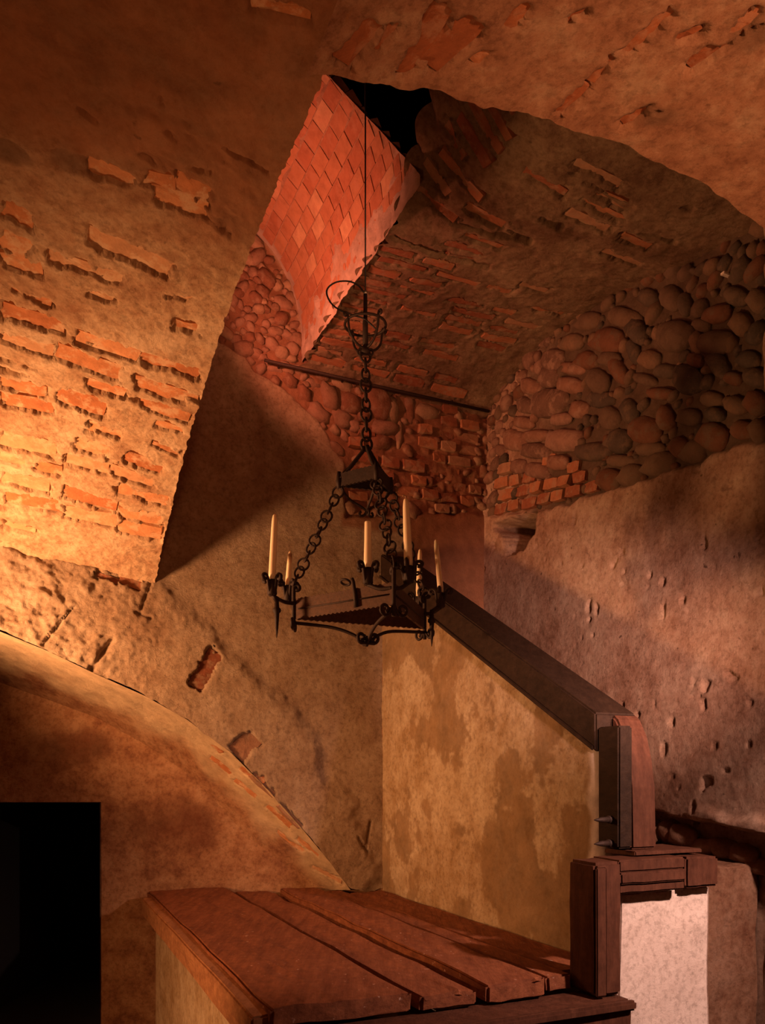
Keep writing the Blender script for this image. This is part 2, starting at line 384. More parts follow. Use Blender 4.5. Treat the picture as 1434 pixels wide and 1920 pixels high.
L1 = [(160, 437, 322, 507, 30), (85, 477, 231, 527, 22), (0, 387, 65, 417, 30), (0, 442, 56, 475, 34), (0, 487, 80, 507, 26),
      (165, 306, 262, 346, 28), (262, 328, 330, 345, 26), (327, 330, 396, 370, 32), (281, 358, 391, 396, 26), (301, 548, 362, 562, 16),
      (166, 545, 216, 560, 10), (0, 530, 100, 570, 10), (0, 580, 118, 612, 26), (331, 607, 371, 615, 12),
      (142, 630, 260, 668, 22), (262, 668, 375, 702, 20), (0, 625, 104, 660, 20), (107, 656, 226, 700, 26), (251, 715, 350, 742, 24),
      (159, 715, 235, 738, 16), (0, 713, 90, 738, 18), (105, 735, 200, 768, 26), (0, 748, 100, 768, 24), (262, 752, 358, 785, 18),
      (163, 797, 230, 815, 20), (0, 818, 105, 845, 28), (138, 830, 208, 848, 24), (126, 858, 205, 878, 18), (208, 880, 289, 905, 18),
      (232, 853, 305, 880, 18), (0, 855, 50, 868, 16), (63, 870, 118, 884, 18), (0, 892, 92, 912, 22), (222, 915, 314, 940, 20),
      (118, 920, 220, 950, 20), (12, 932, 112, 950, 20), (117, 958, 220, 977, 22), (222, 960, 308, 975, 18), (222, 984, 304, 1002, 22),
      (8, 979, 67, 997, 10), (285, 830, 335, 850, 8), (470, 0, 580, 26, 22), (290, 790, 345, 806, 10), (300, 722, 372, 745, 10)]
for b in L1: add_brick_px(V1, b[0], b[1], b[2], b[3], b[4]*1.15, BR['brick'], rec=0.014, lift=random.uniform(-0.006, 0.0))
# broken, sooty strip of plaster across the vault
for (cx, cy, rx, ry) in ((300, 215, 60, 22), (380, 270, 70, 18), (450, 300, 60, 16), (420, 405, 42, 40), (150, 300, 60, 22), (20, 280, 40, 25), (300, 300, 50, 12)):
    d = np.hypot((V1.X-cx-0.4*(V1.Y-cy))/rx, (V1.Y-cy-0.35*(V1.X-cx))/ry) + 0.5*fbm(V1.P, 12, 3, 5)
    V1.tint = np.maximum(V1.tint, 0.6*sstep(1.1, 0.5, d + 0.5*fbm(V1.P, 30, 3, 15)))
V1.D -= 0.012*sstep(0.15, 0.5, V1.tint)*(0.6+1.0*fbm(V1.P, 30, 3, 8))
for g_ in ((0, 530, 100, 572), (166, 548, 216, 562), (0, 671, 67, 692), (188, 734, 262, 748), (262, 748, 360, 790), (218, 912, 318, 948), (0, 946, 110, 958), (110, 958, 209, 988), (289, 830, 335, 856),
           (0, 825, 90, 850), (130, 868, 290, 910), (8, 985, 67, 1000), (142, 642, 230, 668), (296, 150, 306, 195), (250, 105, 275, 140), (150, 200, 180, 225), (330, 300, 395, 320), (420, 270, 500, 318), (0, 690, 60, 705)):
    groove(V1, *g_, 4, 0.026)
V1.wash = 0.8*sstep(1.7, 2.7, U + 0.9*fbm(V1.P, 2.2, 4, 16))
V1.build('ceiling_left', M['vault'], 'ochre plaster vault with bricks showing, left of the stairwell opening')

# ---- right vault over the camera's side
C_U = 3.09
prof2 = smooth_poly([(-0.05, 3.655), (0, 3.672), (0.318, 3.735), (0.564, 3.765), (0.958, 3.805), (1.267, 3.786), (1.62, 3.727), (2.0, 3.6), (2.42, 3.35)], 600, 0.25)
f2 = lambda q: np.interp(q, prof2[:, 0], prof2[:, 1])
qq = axes_lin((-0.05, 1.75, 0.010), (1.75, 2.42, 0.05)); tt = axes_lin((0, 0.75, 0.010), (0.75, 4.5, 0.25))
Q, T = np.meshgrid(qq, tt, indexing='ij')
edge = (0.018*fbm(np.stack([Q, Q*0, Q*0], -1), 9, 4, 4))*np.exp(-T/0.04)
x, y = plan(SE+Q, C_U+T+edge)
V2 = Surf(np.stack([x, y, f2(Q)], -1))
V2.D = 0.010 + 0.010*fbm(V2.P, 6, 3, 21) + 0.006*fbm(V2.P, 24, 3, 22)
L2 = [(751, 138, 838, 10, 40), (802, 123, 895, 31, 50), (705, 92, 741, 41, 20), (941, 61, 997, 2, 26), (1053, 41, 1099, 2, 26), (889, 118, 920, 90, 24),
      (1048, 208, 1098, 158, 14), (1104, 153, 1151, 105, 20), (1166, 97, 1273, 5, 26), (1289, 123, 1360, 70, 26), (1364, 66, 1432, 20, 28), (1258, 77, 1314, 46, 18),
      (1161, 232, 1217, 195, 20), (640, 115, 700, 40, 36)]
for b in L2: add_brick_px(V2, *b, BR['brickvault'], rec=0.014, lift=random.uniform(-0.005, 0.0))
for (cx, cy, rx, ry) in ((1230, 210, 55, 25), (1400, 60, 60, 40)):
    d = np.hypot((V2.X-cx)/rx, (V2.Y-cy)/ry) + 0.5*fbm(V2.P, 12, 3, 5)
    V2.tint = np.maximum(V2.tint, 0.5*sstep(1.1, 0.4, d))
for g_ in ((745, 140, 780, 90), (930, 62, 985, 5), (1050, 208, 1150, 108), (1285, 130, 1430, 40), (1180, 215, 1220, 190), (700, 95, 735, 50)):
    groove(V2, *g_, 4, 0.026)
V2.build('ceiling_right', M['vault2'], 'reddish plaster vault with slanting bricks, above the stairwell opening')

# ---- barrel vault over the stairs
SL = -0.573; SW = 0.833
pa = smooth_poly([(-0.03, 4.44), (0, 4.46), (0.2, 4.56), (0.5, 4.63), (0.9, 4.655), (1.4, 4.58), (2.0, 4.42), (2.6, 4.33), (3.05, 4.3)], 300, 0.3)
pb = smooth_poly([(-0.03, 4.50), (0, 4.52), (0.2, 4.56), (0.69, 4.60), (1.3, 4.56), (1.7, 4.55), (2.2, 4.52), (3.05, 4.5)], 300, 0.3)
def f4(s, u):
    k = np.clip((s-SL)/(SW-SL), 0, 1)
    z = np.interp(u, pb[:, 0], pb[:, 1])*(1-k) + np.interp(u, pa[:, 0], pa[:, 1])*k
    return z + 0.42*sstep(1.35, 1.95, u)*np.exp(-np.maximum(s-SL, 0)/0.13)
ss = axes_lin((SL, SW+0.02, 0.0085)); uu = axes_lin((-0.03, 2.75, 0.0085), (2.75, 3.08, 0.05))
S, U = np.meshgrid(ss, uu, indexing='ij')
edge = (0.02*fbm(np.stack([U*0, U, U*0], -1), 9, 3, 4) - 0.055*np.abs(np.cos(math.pi*U/0.125))**0.7 + 0.02)*np.exp(-(S-SL)/0.05)
x, y = plan(S+edge, U)
V4 = Surf(np.stack([x, y, f4(S, U)], -1))
V4.D = 0.004 + 0.010*fbm(V4.P, 5, 3, 31) + 0.008*fbm(V4.P, 20, 3, 32)
row = 0
u0 = 0.06
while u0 < 2.55:
    th = random.uniform(0.06, 0.085)
    s0 = SL + (0.0 if row % 2 else 0.0) - random.uniform(-0.005, 0.02)
    while s0 < SW-0.05:
        ln = random.uniform(0.2, 0.36)
        k = (s0-SL)/(SW-SL)
        p = 0.95*math.exp(-k*1.6) * (1.0 if u0 < 1.25 else 0.5)
        if u0 < 1.0: p = max(p, 0.72 if k < 0.75 else 0.25)
        if s0 == SL: p = 1
        if random.random() < p and s0+ln < SW:
            uc = u0+th/2; sc_ = s0+ln/2
            c = np.array([*plan(sc_, uc), float(f4(np.array(sc_), np.array(uc)))])
            e = 0.05
            p1 = np.array([*plan(sc_-e, uc), float(f4(np.array(sc_-e), np.array(uc)))]); p2 = np.array([*plan(sc_+e, uc), float(f4(np.array(sc_+e), np.array(uc)))])
            r1 = np.array([*plan(sc_, uc-e), float(f4(np.array(sc_), np.array(uc-e)))]); r2 = np.array([*plan(sc_, uc+e), float(f4(np.array(sc_), np.array(uc+e)))])
            n = np.cross(p2-p1, r2-r1); n /= np.linalg.norm(n)
            if n[2] > 0: n = -n
            t1, t2, n = frame(p2-p1, n)
            brick_at(V4, c, t1, t2, n, ln/2*random.uniform(0.8, 1.0), th/2*random.uniform(0.7, 1.0), BR['brickdark'], 0.012, random.uniform(-0.006, 0.008) if u0 < 1.25 else random.uniform(-0.014, -0.004))
        s0 += ln + random.uniform(0.012, 0.03)
    u0 += th + random.uniform(0.012, 0.035); row += 1
for g_ in ((889, 392, 992, 450), (853, 420, 992, 452), (1028, 312, 1079, 328), (1099, 343, 1176, 379), (1258, 384, 1294, 392), (1130, 438, 1166, 446), (1110, 471, 1217, 498), (1017, 412, 1053, 424), (740, 445, 830, 480), (700, 480, 800, 505), (1180, 430, 1260, 452)):
    groove(V4, *g_, 4, 0.03)
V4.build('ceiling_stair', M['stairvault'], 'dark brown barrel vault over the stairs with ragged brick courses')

# ---- upper red vault behind the opening
prof3 = smooth_poly([(SL, 4.555), (-0.578, 4.68), (-0.592, 4.83), (-0.666, 5.06), (-0.77, 5.22), (-0.90, 5.34), (-1.2, 5.46), (-1.62, 5.5)], 240, 0.10)
arc = np.r_[0, np.cumsum(np.hypot(*np.diff(prof3, axis=0).T))]
def cut_u(s, z):
    lo, hi = 0.1, 1.75
    for _ in range(40):
        m = (lo+hi)/2; px, py = project(np.array([*plan(s, m), z]))
        if (py-133) - (px-610)*(300-133)/(765-610) > 0: lo = m
        else: hi = m
    return lo
_c = np.array([cut_u(a, b) for a, b in prof3]); cut = lambda s: np.interp(-s, -prof3[:, 0], _c)
a_ = np.linspace(0, arc[-1], 130); sp = np.interp(a_, arc, prof3[:, 0]); zp = np.interp(a_, arc, prof3[:, 1])
t_ = np.linspace(0, 1, 150)
A2, T2 = np.meshgrid(np.arange(130), t_, indexing='ij')
S3 = sp[A2]; U3 = -0.02 + T2*(cut(S3)+0.02)
x, y = plan(S3, U3)
V3 = Surf(np.stack([x, y, zp[A2]], -1), toward=tuple(suz(-1.3, 0.8, 4.4)))
V3.D = 0.004 + 0.006*fbm(V3.P, 7, 3, 41)
low = sstep(4.86, 4.70, V3.P[..., 2] + 0.16*fbm(V3.P, 7, 3, 6)); V3.tint = np.maximum(low, sstep(0.10, 0.02, U3 + 0.05*fbm(V3.P, 9, 3, 7)))
V3.D += 0.015*low*(0.5+fbm(V3.P, 18, 3, 44))
ar = 0.11; row = 0
while ar < arc[-1]-0.05:
    bw = 0.088
    sA, zA = np.interp(ar+bw/2, arc, prof3[:, 0]), np.interp(ar+bw/2, arc, prof3[:, 1])
    sB, zB = np.interp(ar+bw/2+0.01, arc, prof3[:, 0]), np.interp(ar+bw/2+0.01, arc, prof3[:, 1])
    u0 = 0.06 - (0.075 if row % 2 else 0)
    while u0 < float(cut(sA)):
        ub, ue = max(u0, 0.03), min(u0+0.146, min(float(cut(np.interp(ar, arc, prof3[:, 0]))), float(cut(np.interp(ar+bw, arc, prof3[:, 0]))))-0.004)
        if ue-ub > 0.03:
            c = np.array([*plan(sA, (ub+ue)/2), zA]); td = np.array([*plan(sB, (ub+ue)/2), zB])-c
            t1 = np.array([SN, -CS, 0.0]); n = np.cross(t1, td); n /= np.linalg.norm(n)
            if n[2] > 0: n = -n
            t1, t2, n = frame(t1, n)
            V3.pieces.append((random.choice(BRC), piece_matrix(c+n*(random.uniform(-0.001, 0.001)+0.009-0.03), t1, t2, n, (ue-ub)/2, bw/2, 0.03), 'brick'))
        u0 += 0.15
    ar += bw+0.003; row += 1
V3.build('ceiling_upper', M['redvault'], 'red brick upper vault glowing behind the stairwell opening')

# ---- back wall (plane u = 0): plaster over brick and stone, arched lower edge on the left
def px_on_u0(px, py):
    k = (px-CX)/F; s = k*AY/(CS-k*SN); Y = AY+SN*s; return s, CZ+(HY-py)/F*Y
arch_px = [(-260, 1090), (-130, 1135), (0, 1185), (90, 1222), (180, 1265), (270, 1305), (350, 1350), (430, 1410), (500, 1480), (570, 1560), (620, 1620), (655, 1668)]
arch = np.array([px_on_u0(*p) for p in arch_px])
zlow_pts = np.vstack([[(-4.2, arch[0, 1]+0.25)], arch, [(-0.12, 0.99), (SW, 0.99)]])
zlow = lambda s: np.interp(s, zlow_pts[:, 0], zlow_pts[:, 1])
ss = axes_lin((-4.2, -2.6, 0.1), (-2.6, SW+0.02, 0.0105)); tt = np.linspace(0, 1, 350)
S, T = np.meshgrid(ss, tt, indexing='ij')
rag = 0.02*fbm(np.stack([S, S*0, S*0], -1), 12, 4, 51)
Z = zlow(S)+rag + T*(5.62-zlow(S)-rag)
x, y = plan(S, 0*S)
W1 = Surf(np.stack([x, y, Z], -1))
fin = S > -2.75
ni = fbm(W1.P, 5, 4, 61)
W1.D = 0.004*fbm(W1.P, 4, 3, 62) + 0.003*fbm(W1.P, 22, 3, 63)
# rough render above the arch
strip = np.array([(-300, 900), (0, 1000), (290, 1095), (420, 1200), (540, 1330), (620, 1450), (715, 1640), (655, 1700), (400, 1450), (0, 1260), (-300, 1200)], float)
dr = poly_dist(W1.X, W1.Y, [tuple(p) for p in strip])/F*4.8
rk = sstep(0.05, -0.05, dr + 0.10*ni)
lump = fbm(W1.P, 13, 4, 64, 0.6)
left = sstep(-1.2, -2.2, S)
big = fbm(W1.P, 4.5, 3, 67); ridg = 1-2*np.abs(fbm(W1.P, 9, 3, 68))
W1.D += rk*(0.020 + (0.004+0.032*left)*lump*sstep(-0.5, 0.4, big+0.2) + 0.030*left*big + 0.012*left*ridg + (0.003+0.010*left)*fbm(W1.P, 45, 3, 65))
rough_tone = rk
# stone band under the stair vault
zoneA = [px_on_u0(*p) for p in ((405, 640), (440, 520), (478, 425), (548, 525), (585, 700), (500, 690))]
zoneB = [px_on_u0(*p) for p in ((400, 590), (500, 668), (600, 650), (925, 770), (925, 962), (650, 968), (645, 870), (600, 790), (545, 740), (480, 695))]
dA = np.minimum(poly_dist(S, Z, zoneA), poly_dist(S, Z, zoneB))
kz = sstep(0.012, -0.012, dA + 0.03*fbm(W1.P, 9, 3, 66))
W1.D = W1.D*(1-kz) + (-0.022 + 0.020*fbm(W1.P, 16, 3, 69))*kz
# the lower wall right of the plaster is bare reddish render
zoneC = [px_on_u0(*p) for p in ((752, 940), (925, 930), (925, 1250), (752, 1250))]
kc = sstep(0.05, -0.05, poly_dist(S, Z, zoneC) + 0.10*ni)
patch = [px_on_u0(*p) for p in ((640, 962), (752, 970), (745, 1000), (642, 985))]
W1.tint = np.clip(np.maximum(kz*0.9, np.maximum(kc, 0.8*sstep(0.02, -0.02, poly_dist(S, Z, patch)+0.02*ni))), 0, 1)
NW = np.array([SN, -CS, 0.0]); T1 = np.array([CS, SN, 0.0]); UPV = np.array([0, 0, 1.0])
def in_zone(s, z, zone, m=0.0): return float(poly_dist(np.array([s]), np.array([z]), zone)[0]) < -m
def w1pt(s, z): return np.array([*plan(s, 0), z])
placed = []
def put_stone(surf, ptf, s, z, a, b, ang, t1, n, meshes, store, h=None, sink=0.02):
    ca, sa = math.cos(ang), math.sin(ang)
    e1 = t1*ca + UPV*sa; e1, e2, nn = frame(e1, n)
    stone_at(surf, ptf(s, z), e1, e2, nn, a, b, h or (0.75*min(a, b)+0.015), meshes, sink)
    store.append((s, z, (a+b)/2))
# stones read off the photograph: pixel centre, half sizes in pixels, tilt
for (px, py, rx, ry, an) in ((619, 742, 17, 24, 15), (574, 738, 14, 16, 0), (659, 754, 17, 16, 0), (598, 772, 24, 15, -20), (712, 754, 26, 22, -40), (735, 772, 20, 20, -30),
                             (640, 783, 20, 13, -8), (727, 802, 26, 15, 0), (718, 829, 22, 15, 0), (752, 818, 7, 22, 5), (545, 710, 16, 12, -20), (520, 690, 14, 9, -20), (560, 690, 13, 9, 0),
                             (640, 715, 22, 9, -20), (690, 725, 18, 9, -25), (770, 765, 10, 22, 0), (805, 772, 22, 14, -12), (590, 715, 14, 9, 0)):
    s, z = px_on_u0(px, py); k = (AY+SN*s)/F
    put_stone(W1, w1pt, s, z, rx*k*1.05, ry*k*1.05, math.radians(an), T1, NW, RB, placed, sink=0.045)
row = 0; z = px_on_u0(780, 955)[1]
while z < 4.42:
    bh = random.uniform(0.075, 0.095)
    s = px_on_u0(652, 900)[0] + (0.07 if row % 2 else 0)
    while s < SW-0.05:
        ln = random.uniform(0.11, 0.21)
        cs, cz = s+ln/2, z+bh/2
        if in_zone(cs, cz, zoneB, 0.03) and cs+ln/2 < SW and all(math.hypot(cs-a, cz-b) > r+0.05 for a, b, r in placed[:18]):
            ang = random.uniform(-0.05, 0.05)
            t1, t2, n = frame(T1*math.cos(ang)+UPV*math.sin(ang), NW + T1*random.uniform(-.12, .12) + UPV*random.uniform(-.12, .12))
            lift = random.uniform(-0.03, 0.012)
            W1.pieces.append((random.choice(BR['brickdark']), piece_matrix(w1pt(cs, cz)+n*(lift-0.04), t1, t2, n, ln/2-0.004, bh/2-0.004, 0.04), 'brick'))
            placed.append((cs, cz, bh*0.75))
        s += ln+0.006
    z += bh+0.008; row += 1
tries = 0
while tries < 2600:
    tries += 1
    zone, rr = (zoneA, (0.02, 0.05)) if tries % 2 else (zoneB, (0.022, 0.05))
    xs = [p[0] for p in zone]; zs = [p[1] for p in zone]
    s, z = random.uniform(min(xs), max(xs)), random.uniform(min(zs), max(zs)); r = random.uniform(*rr)
    if tries > 1400: r *= 0.7
    if in_zone(s, z, zone, r*0.35) and all(math.hypot(s-a, z-b) > 0.82*(r+q) for a, b, q in placed):
        put_stone(W1, w1pt, s, z, r*random.uniform(1.0, 1.35), r*random.uniform(0.8, 1.05), random.uniform(-0.7, 0.7), T1, NW, RB, placed, sink=0.035)
# bricks showing through the rough render above the arch
for b in ((362, 1290, 408, 1222, 34), (440, 1415, 478, 1380, 40), (225, 1083, 268, 1100, 22), (470, 1455, 515, 1490, 12), (520, 1510, 560, 1552, 10), (180, 1078, 222, 1092, 12)):
    add_brick_px(W1, *b, BR['brickdark'], rec=0.006, lift=0.002)
# a groove and a crack in the render
for (x1, y1, x2, y2, wd, dp) in ((80, 1210, 138, 1138, 4, 0.03), (172, 1255, 210, 1200, 7, 0.03), (255, 1150, 282, 1160, 5, 0.015), (282, 1095, 262, 1150, 4, 0.015), (685, 1590, 695, 1540, 3, 0.02), (690, 1600, 670, 1570, 3, 0.02)):
    L2_ = (x2-x1)**2+(y2-y1)**2; tpar = np.clip(((W1.X-x1)*(x2-x1)+(W1.Y-y1)*(y2-y1))/L2_, 0, 1)
    dd = np.hypot(W1.X-x1-tpar*(x2-x1), W1.Y-y1-tpar*(y2-y1)) + 5*ni
    W1.D -= dp*sstep(wd, 0, dd)
W1.build('wall_back', M['backwall'], 'back wall, tan plaster below a ragged band of exposed brick and stone')

# ---- right wall (plane s = SW): rubble above, pocked plaster below, broken ledge at the foot
def px_on_s(px, py, s0=SW):
    k = (px-CX)/F; u = (k*(AY+SN*s0)-CS*s0)/(SN+k*CS); Y = AY+SN*s0-CS*u; return u, CZ+(HY-py)/F*Y
uu = axes_lin((-0.03, 2.75, 0.0105), (2.75, 7.6, 0.25)); zz = axes_lin((0, 1.2, 0.1), (1.2, 4.72, 0.0105))
U, Z = np.meshgrid(uu, zz, indexing='ij')
x, y = plan(SW+0*U, U)
W3 = Surf(np.stack([x, y, Z], -1))
ni = fbm(W3.P, 6, 4, 71)
W3.D = 0.006*fbm(W3.P, 3, 3, 72) + 0.004*fbm(W3.P, 18, 3, 73)
pit = fbm(W3.P, 16, 2, 74); W3.D -= 0.028*sstep(0.42, 0.62, pit)*sstep(-0.3, 0.2, fbm(W3.P, 2.0, 2, 79)+0.12)
zoneR = [px_on_s(*p) for p in ((905, 690), (960, 640), (1060, 540), (1200, 480), (1434, 400), (1434, 828), (1345, 842), (1310, 872), (1240, 885), (1180, 912), (1110, 930), (1060, 945), (1005, 958), (915, 970), (905, 880))]
zoneR = [(u if u > 0.02 else -0.1, z) for u, z in zoneR]
kr = sstep(0.015, -0.015, poly_dist(U, Z, zoneR) + 0.035*fbm(W3.P, 9, 3, 75))
W3.D = (W3.D+0.012)*(1-kr) + (-0.022 + 0.022*fbm(W3.P, 14, 3, 77))*kr
cav = [px_on_s(*p) for p in ((928, 985), (985, 962), (1008, 962), (1004, 1000), (985, 1028), (952, 1042), (944, 1005))]
W3.D -= 0.55*sstep(0.012, -0.015, poly_dist(U, Z, cav) + 0.02*fbm(W3.P, 14, 2, 78))
zled = 1.59 - 0.125*(U-1.796)
below = sstep(0.012, -0.012, Z - zled + 0.015*fbm(np.stack([U, U*0, U*0], -1), 7, 3, 76))
W3.D = W3.D - 0.09*below
W3.D += 0.035*sstep(0.0, 0.02, Z-zled)*sstep(0.10, 0.05, Z-zled + 0.05*ni)*sstep(1.9, 2.3, U)
W3.tint = 0.9*kr*sstep(0.3, 0.9, U + 0.3*fbm(W3.P, 5, 3, 70))  # dark mortar tint fades toward the corner, painting in the red glow
NR = np.array([-CS, -SN, 0.0]); TU = np.array([SN, -CS, 0.0])
def w3pt(u, z): return np.array([*plan(SW, u), z])
placed = []
Z6 = 574/1434.0
R6 = [(880, 95, 45, 45, 0), (985, 90, 50, 60, 0), (1050, 120, 30, 55, 0), (1190, 170, 70, 42, -20), (1290, 90, 60, 45, 0), (1390, 110, 50, 60, 0), (1310, 220, 50, 58, 0), (1180, 300, 85, 55, -10), (1000, 280, 88, 72, -35), (760, 180, 75, 48, 10),
      (690, 290, 78, 58, 0), (520, 300, 58, 38, -10), (430, 385, 55, 50, 0), (590, 385, 55, 42, 0), (700, 380, 48, 36, 0), (830, 250, 40, 60, -20), (810, 340, 28, 60, -15), (640, 480, 50, 62, -20), (740, 440, 36, 72, -32), (530, 425, 55, 30, 0),
      (420, 470, 42, 48, 0), (330, 510, 46, 38, 10), (520, 505, 58, 40, 0), (420, 590, 82, 60, -15), (560, 620, 40, 38, 0), (475, 665, 46, 30, -10), (650, 565, 60, 42, 0), (700, 655, 48, 58, 0), (790, 620, 40, 60, -10), (865, 480, 60, 28, 12),
      (930, 545, 62, 30, 0), (950, 435, 50, 34, 0), (1060, 480, 68, 70, 0), (1170, 565, 50, 38, 0), (1210, 410, 38, 68, -30), (1380, 470, 60, 45, 0), (1380, 590, 55, 60, 0), (1290, 600, 58, 42, 0), (1190, 645, 50, 36, 0), (1070, 655, 58, 42, -5),
      (960, 660, 40, 58, 0), (862, 712, 76, 66, 0), (740, 762, 60, 56, 0), (615, 820, 82, 44, -5), (490, 765, 80, 48, 0), (360, 812, 70, 38, 0), (250, 765, 60, 52, 0), (460, 870, 46, 38, 0), (365, 905, 52, 38, 0), (270, 885, 40, 34, 0),
      (742, 855, 65, 30, 0), (890, 805, 70, 34, -10), (930, 868, 82, 52, -12), (1190, 745, 66, 62, 0), (1320, 710, 60, 46, 0), (1020, 790, 44, 50, 0), (1095, 810, 62, 52, -20), (690, 945, 55, 54, 0), (800, 925, 62, 54, 0), (300, 680, 42, 30, 0),
      (350, 745, 60, 30, -5), (1110, 300, 30, 50, 0), (1350, 380, 50, 40, 0), (1280, 470, 40, 30, 0), (1100, 390, 40, 35, 0), (300, 600, 45, 40, 0), (600, 200, 60, 40, -15), (880, 380, 50, 45, 0), (1400, 720, 40, 55, 0), (1130, 220, 40, 30, 0)]
for (zx, zy, rx, ry, an) in R6:
    px, py = 860+zx*Z6, 520+zy*Z6
    u, z = px_on_s(px, py)
    if u < 0.04: continue
    e = 0.01
    ax0 = (np.array(project(w3pt(u+e, z)))-np.array(project(w3pt(u-e, z))))/(2*e); az0 = (np.array(project(w3pt(u, z+e)))-np.array(project(w3pt(u, z-e))))/(2*e)
    J = np.stack([ax0, az0], 1); a_r = math.radians(an)
    E = np.array([[rx*math.cos(a_r), -ry*math.sin(a_r)], [rx*math.sin(a_r), ry*math.cos(a_r)]])*Z6
    Uv, Sg, _ = np.linalg.svd(np.linalg.inv(J)@E)
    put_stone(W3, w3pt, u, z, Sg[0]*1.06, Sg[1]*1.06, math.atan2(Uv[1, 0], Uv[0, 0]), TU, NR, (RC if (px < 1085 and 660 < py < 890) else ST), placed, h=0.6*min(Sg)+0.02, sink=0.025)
# three short courses of brick low in the corner
for r_ in range(4):
    xa, xb = 925, 1120-26*r_
    px = xa + (9 if r_ % 2 else 0)
    while px < xb:
        wd = random.uniform(20, 30); mid_ = px+wd/2; py = 957-24*r_ - 0.24*(mid_-925) + random.uniform(-1.5, 1.5)
        (ua, za), (ub_, zb_) = px_on_s(px, py+0.24*wd/2), px_on_s(px+wd, py-0.24*wd/2)
        px += wd+2
        if ua < 0.02: continue
        u2, z2 = (ua+ub_)/2, (za+zb_)/2; ln = math.hypot(ub_-ua, zb_-za); kk_ = (AY+SN*SW-CS*u2)/F
        if any(math.hypot(u2-a, z2-b) < q*0.7+0.02 for a, b, q in placed[:70]): continue
        t1, t2, n = frame(TU*(ub_-ua) + UPV*(zb_-za), NR + UPV*random.uniform(-.15, .15) + TU*random.uniform(-.15, .15))
        W3.pieces.append((random.choice(BR['brickdark']), piece_matrix(w3pt(u2, z2)+n*(random.uniform(-0.008, 0.018)-0.05), t1, t2, n, ln/2, 11.5*kk_, 0.05), 'brick'))
        placed.append((u2, z2, 0.055))
tries = 0
xs = [p[0] for p in zoneR]; zs = [p[1] for p in zoneR]
while tries < 5000:
    tries += 1
    u, z = random.uniform(0.03, max(xs)), random.uniform(min(zs), max(zs)); r = random.uniform(0.028, 0.06)
    if tries > 2500: r *= 0.65
    if in_zone(u, z, zoneR, r*0.4) and all(math.hypot(u-a, z-b) > 0.85*(r+q) for a, b, q in placed):
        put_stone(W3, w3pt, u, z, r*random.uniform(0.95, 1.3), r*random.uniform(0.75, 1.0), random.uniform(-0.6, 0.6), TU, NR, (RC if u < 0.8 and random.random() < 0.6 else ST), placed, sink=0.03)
# stones under the ledge
for (px, py, rx, ry) in ((1285, 1568, 26, 20), (1258, 1560, 14, 22), (1330, 1588, 22, 16), (1362, 1592, 20, 18), (1400, 1602, 26, 18), (1310, 1612, 30, 14), (1425, 1625, 20, 16), (1355, 1625, 30, 15), (1232, 1560, 12, 20)):
    u, z = px_on_s(px, py, SW+0.07); k = (AY+SN*SW-CS*u)/F
    fx = abs(project(w3pt(u+0.01, z))[0]-project(w3pt(u-0.01, z))[0])/0.02
    t1, t2, n = frame(TU, NR)
    stone_at(W3, w3pt(u, z), t1, t2, n, rx/fx*1.1, ry*k, 0.06, RB, 0.07)
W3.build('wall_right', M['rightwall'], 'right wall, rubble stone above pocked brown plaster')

# ---- recessed wall behind the arch, with the dark doorway, and the arch soffit
DX1 = (188-CX)/F*AY; DZ = CZ+(HY-1505)/F*AY
xx = axes_lin((-4.6, -2.75, 0.1), (-2.75, 0.05, 0.014)); zz = axes_lin((-0.0, 0.8, 0.05), (0.8, 3.1, 0.014))
X, Z = np.meshgrid(xx, zz, indexing='ij')
W2 = Surf(np.stack([X, 0*X+AY, Z], -1))
W2.D = 0.006*fbm(W2.P, 3, 3, 81) + 0.004*fbm(W2.P, 20, 3, 82)
W2.keep = ~((X < DX1) & (X > DX1-0.95) & (Z < DZ))
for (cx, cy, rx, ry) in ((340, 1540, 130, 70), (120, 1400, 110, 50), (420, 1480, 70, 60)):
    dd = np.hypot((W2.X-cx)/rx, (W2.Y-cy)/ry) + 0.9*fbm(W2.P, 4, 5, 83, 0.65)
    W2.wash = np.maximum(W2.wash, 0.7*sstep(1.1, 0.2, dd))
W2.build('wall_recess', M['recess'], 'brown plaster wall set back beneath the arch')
# door passage: reveals running back into the dark
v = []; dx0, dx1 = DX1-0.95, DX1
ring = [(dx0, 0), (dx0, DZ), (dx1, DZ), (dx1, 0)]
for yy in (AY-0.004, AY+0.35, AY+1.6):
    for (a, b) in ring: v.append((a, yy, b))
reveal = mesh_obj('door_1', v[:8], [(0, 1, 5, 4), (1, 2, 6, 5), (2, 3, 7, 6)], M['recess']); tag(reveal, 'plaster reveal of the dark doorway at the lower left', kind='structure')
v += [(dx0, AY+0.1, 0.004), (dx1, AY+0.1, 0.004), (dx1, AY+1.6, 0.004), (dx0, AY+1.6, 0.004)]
dark = mesh_obj('wall_passage', v[4:], [(0, 1, 5, 4), (1, 2, 6, 5), (2, 3, 7, 6), (4, 5, 6, 7), (8, 9, 10, 11)], M['shade']); tag(dark, 'unlit passage behind the doorway', kind='structure')  # passage sides and floor sheet coloured black in place of shade
